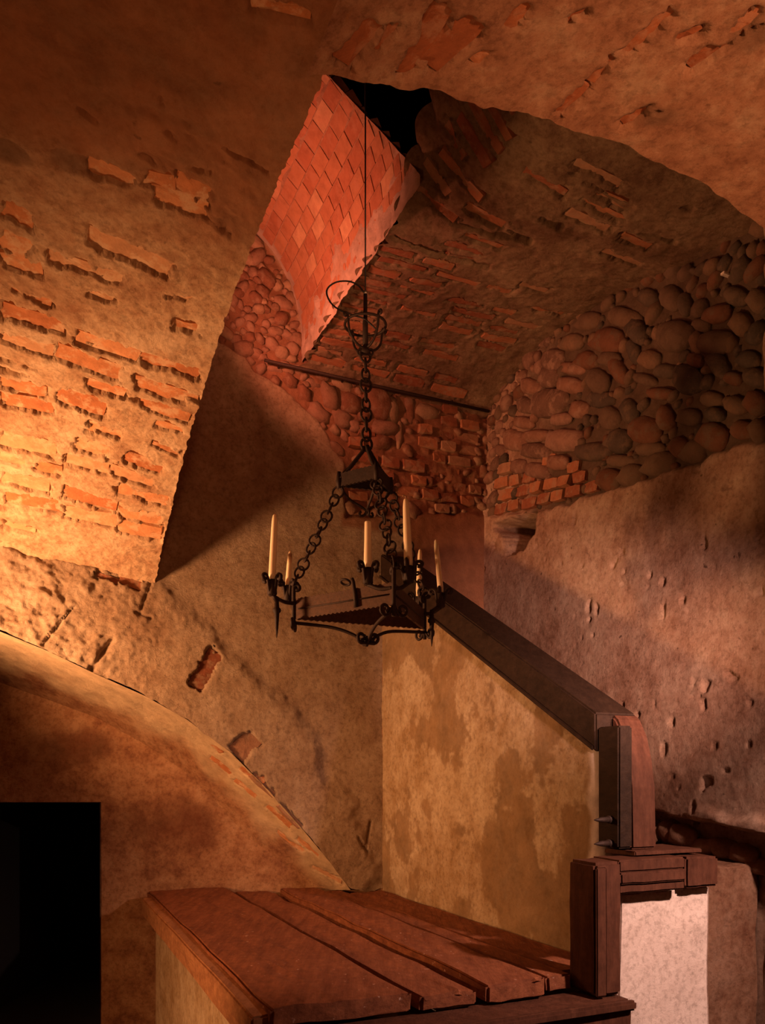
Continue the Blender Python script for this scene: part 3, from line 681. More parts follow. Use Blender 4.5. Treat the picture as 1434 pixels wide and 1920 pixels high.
# soffit
back_px = [(-300, 1190), (-150, 1235), (0, 1280), (90, 1312), (180, 1345), (270, 1395), (350, 1450), (410, 1510), (460, 1562), (520, 1612), (570, 1645), (610, 1672)]
P0 = np.array([tuple(suz(s, 0.0, z)) for s, z in arch]); P2 = np.array([((px-CX)/F*AY, AY, CZ+(HY-py)/F*AY) for px, py in back_px])
n_a, n_b = 300, 70
def resamp(P, n):
    d = np.linspace(0, 1, len(P)); t = np.linspace(0, 1, n); return smooth_poly(P, n, 0.25) if False else np.stack([np.interp(t, d, P[:, k]) for k in range(3)], 1)
P0, P2 = resamp(P0, n_a), resamp(P2, n_a)
P1 = 0.35*P0+0.65*P2; P1[:, 2] = 0.75*P0[:, 2]+0.25*P2[:, 2]
t = np.linspace(0, 1, n_b)[None, :, None]
P0 = P0 + np.array([SN, -CS, 0])*0.02
SO = Surf((1-t)**2*P0[:, None]+2*t*(1-t)*P1[:, None]+t*t*P2[:, None], toward=(-1.5, 3.5, 0.5))
tw = np.linspace(0, 1, n_b)[None, :]
SO.D = (0.006*fbm(SO.P, 3, 3, 91) + 0.004*fbm(SO.P, 20, 3, 92))*np.sin(np.pi*np.clip(tw, 0, 1))
for b in ((395, 1420, 435, 1452, 8), (440, 1462, 480, 1495, 8), (450, 1440, 490, 1475, 8), (500, 1510, 545, 1550, 10), (555, 1570, 600, 1608, 8), (520, 1560, 570, 1598, 7), (585, 1625, 640, 1655, 6), (390, 1392, 415, 1412, 7)):
    add_brick_px(SO, *b, BR['brick'], rec=0.008, lift=-0.004)
SO.tint = np.clip(sstep(0.9, 0.3, tw + 0.4*fbm(SO.P, 6, 3, 93)), 0, 1)
SO.build('trim_1', M['recess'], 'pale plastered arch soffit along the diagonal edge of the back wall')

# ---- stair flank wall (plane s = 0) under the rail
WU = 2.32
ztop = lambda u: 3.158 - 0.55*u
uu = np.linspace(-0.02, WU-0.06, 220); tt = np.linspace(0, 1, 200)
# run along the face, round the end corner and back along the end
prof = [(0.0, u_) for u_ in uu] + [(0.06-0.06*math.cos(a), WU-0.06+0.06*math.sin(a)) for a in np.linspace(0.1, math.pi/2, 10)] + [(s0, WU) for s0 in np.linspace(0.08, 0.2, 8)]
prof = np.array(prof); I, T = np.meshgrid(np.arange(len(prof)), tt, indexing='ij')
S, U = prof[I, 0], prof[I, 1]; Z = 0.98 + T*(ztop(U)+0.02-0.98)
x, y = plan(S, U)
FW = Surf(np.stack([x, y, Z], -1), toward=(-0.5, 2.0, 1.8))
FW.D = 0.005*fbm(FW.P, 3, 3, 101) + 0.005*fbm(FW.P, 12, 4, 102)
FW.tint = sstep(WU-0.10, WU-0.05, U + 0.03*fbm(FW.P, 10, 3, 103))
FW.wash = 0.75*sstep(-0.02, 0.10, fbm(FW.P, 3.4, 6, 105, 0.62) + 0.10*sstep(0.6, 1.8, U) - 0.06)*(1-FW.tint)
FW.build('wall_stair', M['flank'], 'mottled ochre plaster wall carrying the sloping stair rail')

# ---- plain box helper in the building's axes
def box_obj(name, s0, s1, u0, u1, z0, z1, mat, parent=None, bev=0.006, jit=0.0, sub=0):
    bm = bmesh.new()
    vs = [bm.verts.new(suz(s, u, z)) for s in (s0, s1) for u in (u0, u1) for z in (z0, z1)]
    for f in ((0, 1, 3, 2), (4, 6, 7, 5), (0, 4, 5, 1), (2, 3, 7, 6), (0, 2, 6, 4), (1, 5, 7, 3)): bm.faces.new([vs[i] for i in f])
    bmesh.ops.recalc_face_normals(bm, faces=bm.faces)
    if sub: bmesh.ops.subdivide_edges(bm, edges=bm.edges, cuts=sub, use_grid_fill=True)
    if jit:
        P = np.array([v.co[:] for v in bm.verts]); c = P.mean(0)
        N = np.stack([vnoise(P, 7, 3+k) for k in range(3)], 1) + 0.6*np.stack([vnoise(P, 22, 13+k) for k in range(3)], 1)
        for v_, n_ in zip(bm.verts, N): v_.co += Vector(n_*jit)
    if bev: bmesh.ops.bevel(bm, geom=[e for e in bm.edges if e.is_manifold and e.calc_face_angle(0) > 0.9], offset=bev, segments=2, affect='EDGES')
    me = bpy.data.meshes.new(name); bm.to_mesh(me); bm.free(); me.materials.append(mat)
    o = bpy.data.objects.new(name, me); COL.objects.link(o); o.parent = parent
    return o
def struct(o, label): return tag(o, label, kind='structure')

# whitewashed block at the foot of the stairs, and the brown wall beside it
struct(box_obj('wall_white', -0.06, 0.44, 2.42, 2.50, 0, 1.315, M['white'], bev=0.012, jit=0.006, sub=14), 'whitewashed block under the timber step at lower right')
struct(box_obj('wall_brown', 0.44, 0.90, 1.9, 2.36, 0, 1.37, M['brownwall'], bev=0.012, jit=0.012, sub=12), 'brown plaster wall right of the whitewashed block')
# stair treads rising behind the rail
for i in range(6):
    struct(box_obj('floor_stair_step' if i == 0 else 'floor_stair_step.%03d' % i, 0.2, SW-0.01, 1.98-0.3*(i+1), 2.02-0.3*i, 1.0, 1.40+0.17*i, M['brownwall'], bev=0.01), 'plaster stair step behind the sloping rail')
struct(box_obj('wall_stair_core', 0.012, 0.2, 0.02, WU-0.07, 0.0, 0.98, M['brownwall'], bev=0.0), 'base of the stair wall')
# base of the landing
struct(box_obj('wall_landing', SE, -0.06, 0.03, 2.44, 0, 0.858, M['flank'], bev=0.01, jit=0.003, sub=16), 'pale plaster wall below the timber landing')

# closing surfaces: floor, shaft, stairwell cheeks, far walls of the room
def quad(name, pts, mat, label): return struct(mesh_obj(name, pts, [tuple(range(len(pts)))], mat), label)
quad('floor', [suz(-5.8, -2, 0), suz(2, -2, 0), suz(2, 7.6, 0), suz(-5.8, 7.6, 0)], M['brownwall'], 'dark floor of the cellar room')
quad('wall_left', [suz(-5.7, -2, 0), suz(-5.7, 7.6, 0), suz(-5.7, 7.6, 4.5), suz(-5.7, -2, 4.5)], M['recess'], 'far left wall of the room')
quad('wall_front', [suz(-5.8, 7.5, 0), suz(1, 7.5, 0), suz(1, 7.5, 4.5), suz(-5.8, 7.5, 4.5)], M['recess'], 'wall behind the viewer')
pts = [suz(SE-0.02, u, float(f1(u))+0.03) for u in np.linspace(0, C_U, 20)] + [suz(SE-0.02, C_U, 5.7), suz(SE-0.02, 0, 5.7)]
quad('wall_stairwell_left', pts, M['redvault'], 'left cheek of the stairwell above the vault edge')
pts = [suz(SE+q, C_U+0.02, float(f2(q))+0.03) for q in np.linspace(0, 2.4, 20)] + [suz(SE+2.4, C_U+0.02, 5.7), suz(SE, C_U+0.02, 5.7)]
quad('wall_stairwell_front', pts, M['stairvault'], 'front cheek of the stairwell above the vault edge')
sh = [(-2.4, -0.6), (1.2, -0.6), (1.2, 3.6), (-2.4, 3.6)]
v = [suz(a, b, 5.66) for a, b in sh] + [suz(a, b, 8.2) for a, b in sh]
struct(mesh_obj('ceiling_shaft', v, [(0, 1, 5, 4), (1, 2, 6, 5), (2, 3, 7, 6), (3, 0, 4, 7), (4, 5, 6, 7)], M['shade']), 'shaft above the stairwell, coloured black for its darkness')  # black faces keep the hole dark whatever light reaches it

# ================================================================== THINGS
# ---- timber landing
land = empty('timber_landing', suz(-0.8, 2.5, 0.862)); INVL = Matrix.Translation(-Vector(land.location))
tag(land, 'red brown plank landing of wide worn boards below the chandelier', 'landing')
def part_box(parent, name, *a, **k):
    o = box_obj(name, *a, **k); o.parent = parent; o.matrix_parent_inverse = parent.matrix_world.inverted() if False else Matrix.Translation(-Vector(parent.location)); return o
for (a, b, uf, jz) in ((-1.520, -1.002, 2.50, 0.006), (-0.972, -0.735, 2.515, -0.012), (-0.690, -0.428, 2.52, 0.010), (-0.400, -0.282, 2.49, -0.004), (-0.270, -0.012, 2.40, -0.012)):
    um = (a+b)/2; ub = SN/CS*um + 0.05
    o = part_box(land, 'board', a, b, ub+0.02 if um < -0.15 else 0.03, uf, 0.938, 1.0+jz, M['board'], bev=0.012, jit=0.007, sub=11)
beam = empty('landing_beam', suz(-0.8, 2.57, 0.80)); tag(beam, 'moulded dark beam across the front of the plank landing, under the board ends', 'cross_beam')  # the landing's front beam, kept as its own object
part_box(beam, 'front_beam', SE-0.02, -0.125, 2.47, 2.66, 0.80, 0.924, M['timber'], bev=0.012, jit=0.003, sub=6)
part_box(beam, 'moulding', SE-0.02, -0.123, 2.655, 2.69, 0.888, 0.926, M['timber'], bev=0.01)
part_box(land, 'side_beam', SE-0.035, SE+0.03, -0.32, 2.47, 0.866, 0.985, M['sidewood'], bev=0.008, jit=0.004, sub=8)

# ---- post at the corner of the landing
post = empty('newel_post', suz(-0.205, 2.53, 0.93)); tag(post, 'short squared dark timber post at the right corner of the landing', 'post')
part_box(post, 'shaft', -0.262, -0.132, 2.44, 2.61, 0.933, 1.452, M['timber'], bev=0.012, jit=0.003, sub=5)
part_box(post, 'edge_strip', -0.262, -0.213, 2.606, 2.618, 0.935, 1.435, M['timber'], bev=0.005, jit=0.001, sub=3)

# ---- timber step on the whitewashed block
step = empty('timber_step', suz(0.06, 2.5, 1.315)); tag(step, 'stacked dark timbers capping the whitewashed block', 'step timber')
for i, (z0, z1, uf) in enumerate(((1.318, 1.355, 2.572), (1.356, 1.402, 2.585), (1.403, 1.452, 2.575))):
    part_box(step, 'timber', -0.115, 0.232, 2.40, uf, z0, z1, M['timber'], bev=0.007, jit=0.003, sub=5)
blk = empty('timber_block', suz(0.34, 2.5, 1.315)); tag(blk, 'squared timber block at the right end of the step, with a plank top', 'timber')
part_box(blk, 'block', 0.252, 0.432, 2.36, 2.56, 1.318, 1.446, M['timber'], bev=0.01, jit=0.004, sub=5)
part_box(blk, 'plank_top', 0.03, 0.40, 2.26, 2.50, 1.4565, 1.475, M['timber'], bev=0.005, jit=0.002, sub=5)

# ---- stair rail on the flank wall
rail = empty('stair_rail', suz(0.1, 1.2, float(ztop(1.2)))); tag(rail, 'heavy dark timber stair rail sloping down along the right wall', 'stair rail')
def extrude_su(name, prof, s0, s1, mat, parent, bev=0.008):
    bm = bmesh.new(); n = len(prof)
    a = [bm.verts.new(suz(s0, u, z)) for u, z in prof]; b = [bm.verts.new(suz(s1, u, z)) for u, z in prof]
    bm.faces.new(a); bm.faces.new(b[::-1])
    for i in range(n): bm.faces.new((a[i], a[(i+1) % n], b[(i+1) % n], b[i]))
    bmesh.ops.recalc_face_normals(bm, faces=bm.faces)
    if bev: bmesh.ops.bevel(bm, geom=[e for e in bm.edges if e.calc_face_angle(0) > 0.7], offset=bev, segments=2, affect='EDGES')
    me = bpy.data.meshes.new(name); bm.to_mesh(me); bm.free(); me.materials.append(mat)
    o = bpy.data.objects.new(name, me); COL.objects.link(o)
    if parent is not None:
        o.parent = parent; o.matrix_parent_inverse = Matrix.Translation(-Vector(parent.location))
    return o
zt = lambda u: float(ztop(u))+0.004
extrude_su('rail_beam', [(0.01, zt(0.01)), (2.31, zt(2.31)), (2.31, zt(2.31)+0.17), (0.01, zt(0.01)+0.17)], -0.02, 0.205, M['rail'], rail)
extrude_su('rail_moulding', [(0.01, zt(0.01)+0.002), (2.30, zt(2.30)+0.002), (2.30, zt(2.30)+0.022), (0.01, zt(0.01)+0.022)], -0.032, -0.021, M['rail'], rail, 0.003)
zk = zt(2.31)+0.17
knee = [(2.312, zk-0.002), (2.345, zk-0.03), (2.385, zk-0.10), (2.415, zk-0.20), (2.433, zk-0.32), (2.44, 1.478), (2.312, 1.478)]
extrude_su('rail_end', knee, 0.065, 0.205, M['timber'], rail, 0.01)
extrude_su('end_post', [(2.314, 1.485), (2.45, 1.485), (2.45, 2.0), (2.314, 2.0)], -0.012, 0.063, M['rail'], rail, 0.008)
# hinge pins
def lathe(name, prof, loc, axis, mat, parent=None, seg=16, smooth=True):
    """turn a (radius, height) profile about an axis"""
    q = Vector(axis).normalized().to_track_quat('Z', 'Y'); V = []; Fc = []
    for r, h in prof:
        for i in range(seg):
            a = 2*math.pi*i/seg; V.append(Vector(loc)+q@Vector((r*math.cos(a), r*math.sin(a), h)))
    m = len(prof)
    for k in range(m-1):
        for i in range(seg):
            j = (i+1) % seg; Fc.append((k*seg+i, k*seg+j, (k+1)*seg+j, (k+1)*seg+i))
    Fc.append(tuple(range(seg))[::-1]); Fc.append(tuple((m-1)*seg+i for i in range(seg)))
    o = mesh_obj(name, V, Fc, mat, None, smooth)
    if parent is not None: o.parent = parent; o.matrix_parent_inverse = Matrix.Translation(-Vector(parent.location))
    return o
for zz_, lb in ((1.605, 'upper iron hinge pin sticking out of the rail post'), (1.505, 'lower iron hinge pin sticking out of the rail post')):
    ax = suz(-1, 0.1, 0)-suz(0, 0, 0)
    p = empty('hinge_pin', suz(-0.010, 2.40, zz_)); tag(p, lb, 'hinge pin')
    lathe('pin', [(0.012, 0), (0.012, 0.05), (0.006, 0.075), (0.002, 0.09)], suz(-0.017, 2.40, zz_), ax, M['iron'], p, 10)
    lathe('collar', [(0.017, 0.0), (0.017, 0.012)], suz(-0.017, 2.40, zz_), ax, M['iron'], p, 10)

# ---- tubes for ironwork
def tube_mesh(pts, rad, seg=8, closed=False):
    P = [Vector(p) for p in pts]; n = len(P); V = []; Fc = []
    rads = rad if hasattr(rad, '__len__') else [rad]*n
    up = None
    for i in range(n):
        d = (P[(i+1) % n]-P[i-1]) if closed or 0 < i < n-1 else (P[1]-P[0] if i == 0 else P[-1]-P[-2])
        d.normalize()
        if up is None:
            up = Vector((0, 0, 1)) if abs(d.z) < 0.9 else Vector((1, 0, 0))
        up = (up - d*up.dot(d)).normalized(); sd = d.cross(up)
        for k in range(seg):
            a = 2*math.pi*k/seg; V.append(P[i] + (up*math.cos(a)+sd*math.sin(a))*rads[i])
    m = n if closed else n-1
    for i in range(m):
        for k in range(seg):
            j = (i+1) % n; Fc.append((i*seg+k, i*seg+(k+1) % seg, j*seg+(k+1) % seg, j*seg+k))
    if not closed: Fc.append(tuple(range(seg))[::-1]); Fc.append(tuple((n-1)*seg+k for k in range(seg)))
    return V, Fc
def spline(pts, n=24):
    P = [Vector(p) for p in pts]; P = [P[0]*2-P[1]]+P+[P[-1]*2-P[-2]]; out = []
    m = len(P)-3
    for k in range(m):
        for i in range(max(2, n//m)):
            t = i/max(2, n//m); a, b, c, d = P[k:k+4]
            out.append(0.5*((2*b)+(c-a)*t+(2*a-5*b+4*c-d)*t*t+(3*b-a-3*c+d)*t**3))
    out.append(P[-2]); return out
def part(o, parent):
    o.parent = parent
    par = Vector(parent.location) if parent.parent is None else Vector((0, 0, 0))
    return o

# tie rod across the back wall
rod = empty('tie_rod', suz(0.0, 0.055, 4.45)); tag(rod, 'thin dark iron tie rod across the stone band of the back wall', 'tie rod')
V, Fc = tube_mesh([suz(-0.86, 0.055, 4.475), suz(0.0, 0.055, 4.462), suz(SW-0.005, 0.055, 4.455)], 0.011, 8)
o = mesh_obj('bar', V, Fc, M['iron'], None, True); o.parent = rod; o.matrix_parent_inverse = Matrix.Translation(-Vector(rod.location))
for sx in (-0.75, -0.30, 0.52):
    V, Fc = tube_mesh([suz(sx, 0.06, 4.47), suz(sx, 0.02, 4.475), suz(sx, -0.05, 4.475)], 0.008, 6)
    o = mesh_obj('wall_pin', V, Fc, M['iron'], None, True); o.parent = rod; o.matrix_parent_inverse = Matrix.Translation(-Vector(rod.location))

# ---- small white tab painting in a glint high on the right wall
u_, z_ = px_on_s(1368, 517)
c = w3pt(u_, z_)
mk = box_obj('wall_glint', SW-0.05, SW+0.0, u_-0.012, u_+0.012, z_-0.006, z_+0.006, M['white'], bev=0.002); tag(mk, 'tiny pale tab standing in for a glint high on the right wall', 'tab')

# ================================================================== CHANDELIER
XC, YC = -0.0775, 3.90
ch = empty('chandelier', (XC, YC, 2.44)); tag(ch, 'wrought iron triangular chandelier with scrolls and three chains, hanging over the landing', 'chandelier')
def cpart(name, V, Fc, mat=None, parent=ch, smooth=True):
    o = mesh_obj(name, V, Fc, mat or M['iron'], None, smooth); o.parent = parent
    # every part is written in world coordinates; cancel the chandelier's own offset once
    o.matrix_parent_inverse = Matrix.Translation(-Vector(ch.location)) if parent is ch else Matrix.Identity(4)
    return o
def Cp(ang, r, z): a = math.radians(ang); return Vector((XC+r*math.cos(a), YC+r*math.sin(a), z))
ANG = {'L': 178, 'F': 291, 'R': 43}
RAD = {'L': 0.345, 'F': 0.345, 'R': 0.395}
def join(ms):
    V = []; Fc = []
    for v, f in ms:
        o = len(V); V += v; Fc += [tuple(i+o for i in q) for q in f]
    return V, Fc
def band(p, q, z0, z1, th=0.006, teeth=22, nib=0.006):
    """iron strip with a nibbled edge between two corners"""
    d = (q-p); L = d.length; d.normalize(); nrm = Vector((d.y, -d.x, 0)); V = []; Fc = []
    n = teeth*2
    for i in range(n+1):
        k = (nib if i % 2 else 0)
        b = p + d*(L*i/n)
        for sgn in (-1, 1):
            V.append(Vector((b.x, b.y, z0-k))+nrm*th*sgn); V.append(Vector((b.x, b.y, z1+k))+nrm*th*sgn)
    for i in range(n):
        a, b = i*4, (i+1)*4
        Fc += [(a, b, b+1, a+1), (a+2, a+3, b+3, b+2), (a+1, b+1, b+3, a+3), (a, a+2, b+2, b)]
    Fc += [(0, 1, 3, 2), (n*4, n*4+2, n*4+3, n*4+1)]
    return V, Fc
def scroll(c, e1, e2, r0, turns=1.25, start=0.0, n=22, shrink=0.35):
    """spiral of decreasing radius in the plane of e1, e2 that starts at c + e1*r0"""
    out = []
    for i in range(n+1):
        t = i/n; a = start + turns*2*math.pi*t; r = r0*(1-(1-shrink)*t)
        out.append(c + e1*(r*math.cos(a)) + e2*(r*math.sin(a)))
    return out
RV = 0.345; ZB0, ZB1 = 2.556, 2.650
VT = {k: Cp(a, RAD[k], 0) for k, a in ANG.items()}
for a, b in (('L', 'F'), ('F', 'R'), ('R', 'L')):
    p, q = VT[a], VT[b]; V, Fc = band(p, q, ZB0, ZB1); bd = cpart('band', V, Fc, M['band'], smooth=False)
    # rivet ridge along the strip
    d = (q-p).normalized(); nrm = Vector((d.y, -d.x, 0))
    ms = [tube_mesh([Vector((p.x, p.y, z))+nrm*0.008+d*0.02, Vector((q.x, q.y, z))+nrm*0.008-d*0.02], 0.004, 6) for z in (ZB0+0.045,)]
    cpart('ridge', *join(ms))
UP = Vector((0, 0, 1))
for k, ang in ANG.items():
    rd = (Cp(ang, 1, 0)-Cp(ang, 0, 0)).normalized(); tg = Vector((-rd.y, rd.x, 0))
    RV = RAD[k]; base = Cp(ang, RV+0.012, 0)
    # upright corner bar, hooked at the top
    pts = [base+UP*2.50, base+UP*2.60, base+UP*2.70] + scroll(base+UP*2.705-rd*0.016, rd, UP, 0.016, 0.8, 0.2, 10, 0.6)
    cpart('corner_bar', *tube_mesh(pts, 0.010, 8))
    # foot scrolls either side
    for sg in (-1, 1):
        c0 = base+UP*2.53+tg*sg*0.042
        pts = [base+UP*2.545+tg*sg*0.004] + scroll(c0, -tg*sg*0.9+UP*0.0, -UP, 0.030, 1.15, 0.2, 16, 0.4)
        cpart('foot_scroll', *tube_mesh(pts, 0.0075, 6))
    # rib to the middle below, ending in a scroll past the centre
    q0 = Cp(ang, RV, 2.535); qm = Cp(ang, 0.17, 2.512); q1 = Cp(ang, 0.035, 2.452)
    pts = spline([q0, qm, Cp(ang, 0.07, 2.478), q1], 18)
    pts += [Cp(ang, 0.0, 2.436)] + scroll(Cp(ang, -0.034, 2.458), -UP, -rd, 0.026, 1.05, 0.1, 16, 0.38)
    cpart('rib', *tube_mesh(pts, 0.0085, 7))
cpart('centre_boss', *tube_mesh([Cp(0, 0, 2.418), Cp(0, 0, 2.43), Cp(0, 0, 2.452), Cp(0, 0, 2.47)], [0.006, 0.013, 0.013, 0.006], 10))
# ring hook on the front left band
mid = VT['L']*0.34+VT['F']*0.66; dLF = (VT['F']-VT['L']).normalized(); out = Vector((dLF.y, -dLF.x, 0))
b0 = Vector((mid.x, mid.y, 0))+out*0.014
pts = [b0+UP*2.565, b0+UP*2.62-dLF*0.005, b0+UP*2.685-dLF*0.018, b0+UP*2.70-dLF*0.024]
cpart('hook_bar', *tube_mesh(pts, [0.011, 0.010, 0.009, 0.008], 8))
cr = b0+UP*2.688-dLF*0.062
cpart('hook_ring', *tube_mesh([cr+dLF*(0.024*math.cos(a))+(UP*0.5+out*0.87)*(0.02*math.sin(a)) for a in np.linspace(0, 2*math.pi, 18, endpoint=False)], 0.0055, 6, True))

# candle holders: one per candle, tied to the nearest corner
CAND = [  # X, Y, candle height, radius, lean(x,y), corner, spike, label, blunt
    (-0.531, 3.85, 0.31, 0.0185, 0.013, 0.0, 'L', True, 'tall pale candle at the far left of the chandelier', False),
    (-0.468, 3.97, 0.165, 0.0150, 0.010, 0.0, 'L', False, 'short pale candle second from the left, shortest on the chandelier', False),
    (-0.066, 3.63, 0.205, 0.0190, 0.0, 0.0, 'F', False, 'blunt-topped thick pale candle left of the middle chain', True),
    (0.117, 3.60, 0.300, 0.0200, -0.012, 0.0, 'F', False, 'tallest thick pale candle with a bent wick, right of the middle chain', False),
    (0.190, 4.22, 0.245, 0.0155, 0.008, 0.0, 'R', False, 'thin pale candle standing close behind the tallest candle', False),
    (0.301, 4.13, 0.270, 0.0155, -0.026, 0.0, 'R', True, 'leaning pale candle at the far right of the chandelier', False)]
ZC = 2.737
for (X, Y, hgt, rad, lean, _, cor, spike, lab, blunt) in CAND:
    c = Vector((X, Y, 0)); rd = Vector((X-XC, Y-YC, 0)).normalized()
    cup = cpart('candle_cup', *tube_mesh([c+UP*(ZC-0.085), c+UP*(ZC-0.075), c+UP*(ZC-0.03), c+UP*(ZC-0.006)], [0.012, 0.024, rad+0.003, rad+0.004], 12))
    for i in range(4):
        a = math.radians(45+90*i)+math.atan2(rd.y, rd.x); e = Vector((math.cos(a), math.sin(a), 0))
        pts = [c+e*(rad*0.75)+UP*(ZC-0.08), c+e*(rad+0.004)+UP*(ZC-0.04), c+e*(rad+0.010)+UP*(ZC-0.005)]
        pts = spline(pts, 8) + scroll(c+e*(rad+0.030)+UP*(ZC+0.0), -e, UP, 0.018, 0.85, 0.1, 10, 0.4)
        lf = cpart('leaf', *tube_mesh(pts, [0.008]*(len(pts)-6)+[0.0095]*6, 7)); lf.parent = cup; lf.matrix_parent_inverse = Matrix.Identity(4)
    # arm from the corner of the triangle
    k = VT[cor]; st = Vector((k.x, k.y, 2.63)); en = c+UP*(ZC-0.08)
    m1 = st.lerp(en, 0.5)+UP*(-0.012)
    cpart('arm', *tube_mesh(spline([st, m1, en], 12), 0.0095, 8))
    if spike:
        b = c+rd*(-0.022) if cor == 'L' else c-rd*0.05-Vector((rd.y, -rd.x, 0))*0.01
        cpart('spike', *tube_mesh([b+UP*2.64, b+UP*2.60, b+UP*2.592, b+UP*2.578, b+UP*2.57, b+UP*2.50, b+UP*2.452], [0.010, 0.012, 0.020, 0.020, 0.0125, 0.008, 0.0015], 8))
        cpart('spike_stem', *tube_mesh([b+UP*2.63, c+UP*(ZC-0.07)], 0.0115, 8))
# chains
def link_pts(c, e1, e2, a, b, n=14): return [c+e1*(a*math.cos(t))+e2*(b*math.sin(t)) for t in np.linspace(0, 2*math.pi, n, endpoint=False)]
def chain(p, q, pitch, wide, thick, name='chain', ring_face=None):
    d = q-p; L = d.length; n = max(2, round(L/pitch)); d.normalize()
    view = Vector((0, 1, 0)); sd = d.cross(view).normalized(); fr = d.cross(sd).normalized()
    e = empty(name, (0, 0, 0)); e.parent = ch; e.matrix_parent_inverse = Matrix.Translation(-Vector(ch.location))
    rr = random.Random(int(L*1000)+int(p.x*997))
    for i in range(n):
        c = p + d*(L*(i+0.5)/n); tw = (0.25 if i % 3 != 2 else 1.35) + rr.uniform(-0.2, 0.2)
        e2 = sd*math.cos(tw)+fr*math.sin(tw); w_ = wide*(1.1 if i % 3 == 0 else 0.85)
        V, Fc = tube_mesh(link_pts(c, d, e2, L/n*0.5+thick*1.3, w_), thick, 6, True)
        o = mesh_obj('link', V, Fc, M['iron'], None, True); o.parent = e
ZP = 3.20
PT = {k: Cp(a, 0.13, 0) for k, a in (('L', 185), ('F', 291), ('R', 28))}
for k in ('L', 'F', 'R'):
    b = Cp(ANG[k], RAD[k]+0.012, 2.725)
    chain(Vector((PT[k].x, PT[k].y, ZP-0.015)), b, 0.043, 0.026, 0.0055)
# hub: little triangle with its own ribs
for a, b in (('L', 'F'), ('F', 'R'), ('R', 'L')):
    V, Fc = band(PT[a], PT[b], ZP-0.005, ZP+0.055, 0.006, 9, 0.004); cpart('hub_band', V, Fc, smooth=False)
for k, ang in (('L', 185), ('F', 291), ('R', 28)):
    rd = (Cp(ang, 1, 0)-Cp(ang, 0, 0)).normalized()
    pts = spline([Cp(ang, 0.13, ZP-0.008), Cp(ang, 0.085, ZP-0.065), Cp(ang, 0.03, ZP-0.10), Cp(ang, 0.012, ZP-0.112)], 14) + scroll(Cp(ang, 0.022, ZP-0.132), UP*1.0-rd*0.3, -rd, 0.020, 0.85, 0.2, 12, 0.5)
    cpart('hub_rib', *tube_mesh(pts, 0.0065, 6))
    cpart('hub_strut', *tube_mesh([Cp(ang, 0.135, ZP+0.03), Cp(ang, 0.075, ZP+0.095), Cp(ang, 0.018, ZP+0.17), Cp(ang, 0.010, ZP+0.19)], [0.011, 0.010, 0.010, 0.012], 8))
    cpart('hub_corner', *tube_mesh([Cp(ang, 0.134, ZP-0.015), Cp(ang, 0.136, ZP+0.02), Cp(ang, 0.134, ZP+0.065)], [0.010, 0.014, 0.009], 8))
TOPC = Vector((XC-0.006, YC, 0))
chain(Vector((XC, YC, ZP+0.18)), TOPC+UP*3.86, 0.05, 0.024, 0.0065, 'main_chain')
# crown bowl
zr = 3.985; rr_ = 0.100
cpart('crown_ring', *tube_mesh([TOPC+UP*zr+Vector((rr_*math.cos(a), rr_*math.sin(a), 0)) for a in np.linspace(0, 2*math.pi, 32, endpoint=False)], 0.0065, 7, True))
for i in range(4):
    a = math.radians(38+90*i); e = Vector((math.cos(a), math.sin(a), 0))
    pts = spline([TOPC+UP*3.868, TOPC+UP*3.88+e*0.055, TOPC+UP*3.925+e*0.094, TOPC+UP*(zr+0.005)+e*(rr_+0.004)], 14) + scroll(TOPC+UP*(zr+0.01)+e*(rr_+0.018), -e, UP, 0.013, 0.8, 0.1, 9, 0.5)
    cpart('crown_rib', *tube_mesh(pts, 0.0062, 6))
cpart('crown_knob', *tube_mesh([TOPC+UP*3.84, TOPC+UP*3.85, TOPC+UP*3.865, TOPC+UP*3.88, TOPC+UP*3.89], [0.010, 0.026, 0.020, 0.014, 0.012], 10))
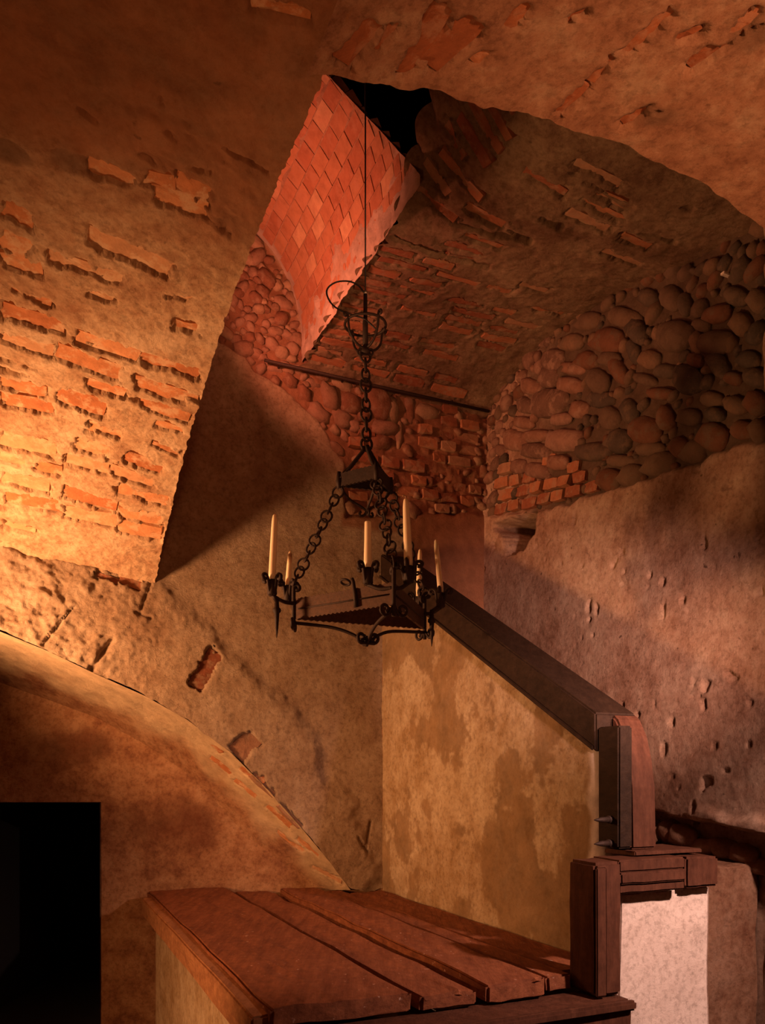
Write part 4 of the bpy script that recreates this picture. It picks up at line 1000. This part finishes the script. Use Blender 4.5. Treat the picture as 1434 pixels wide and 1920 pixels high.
for sx in (-1, 1):
    cpart('knob_ring', *tube_mesh([TOPC+UP*3.853+Vector((sx*0.024+0.013*math.cos(t), 0, 0.016*math.sin(t))) for t in np.linspace(0, 2*math.pi, 12, endpoint=False)], 0.005, 6, True))
cpart('rod', *tube_mesh([TOPC+UP*3.88, TOPC+UP*4.0, TOPC+UP*4.02, TOPC+UP*4.135], [0.013, 0.013, 0.010, 0.0095], 8))
cpart('wire_clamp', *tube_mesh([TOPC+UP*4.135, TOPC+UP*4.150], 0.010, 8), mat=M['steel'])
cpart('wire', *tube_mesh([TOPC+UP*4.14, TOPC+UP*5.2, TOPC+Vector((0, 0, 8.15))], 0.0038, 6), mat=M['wire'])
def wp(px, py): return Vector(((px-CX)/F*YC, YC-0.01, CZ+(HY-py)/F*YC))
cpart('wire_loop', *tube_mesh(spline([wp(682, 550), wp(672, 538), wp(655, 530), wp(632, 531), wp(616, 541), wp(613, 554), wp(622, 572), wp(640, 585), wp(665, 594), wp(684, 601), wp(705, 619)], 60), 0.0042, 6), mat=M['wire'])

# ---- candles
for i, (X, Y, hgt, rad, lean, _, cor, spike, lab, blunt) in enumerate(CAND):
    base = Vector((X, Y, ZC-0.004)); ax = Vector((lean/hgt*1.0, 0, 1)).normalized()
    H = hgt+0.004
    c = empty('candle', base); tag(c, lab, 'candle', 'candles on the chandelier')
    tip = [(rad*0.80, H-0.004), (rad*0.72, H)] if blunt else [(rad*0.66, H-0.022), (rad*0.5, H-0.006), (rad*0.25, H)]
    lathe('wax', [(rad*0.95, 0), (rad, 0.03), (rad*0.86, H*0.6), (rad*(0.82 if blunt else 0.74), H*0.88)]+tip, base, ax, M['wax'], c, 18)
    t0 = base+ax*H
    pts = [t0-ax*0.004, t0+ax*0.010, t0+ax*0.014+Vector((-0.008, 0, 0)), t0+ax*0.010+Vector((-0.014, 0, 0))] if 'bent' in lab else [t0-ax*0.004, t0+ax*0.005]
    V, Fc = tube_mesh(pts, 0.0032 if 'bent' in lab else 0.0018, 6)
    o = mesh_obj('wick', V, Fc, M['wick'], None, True); o.parent = c; o.matrix_parent_inverse = Matrix.Translation(-base)
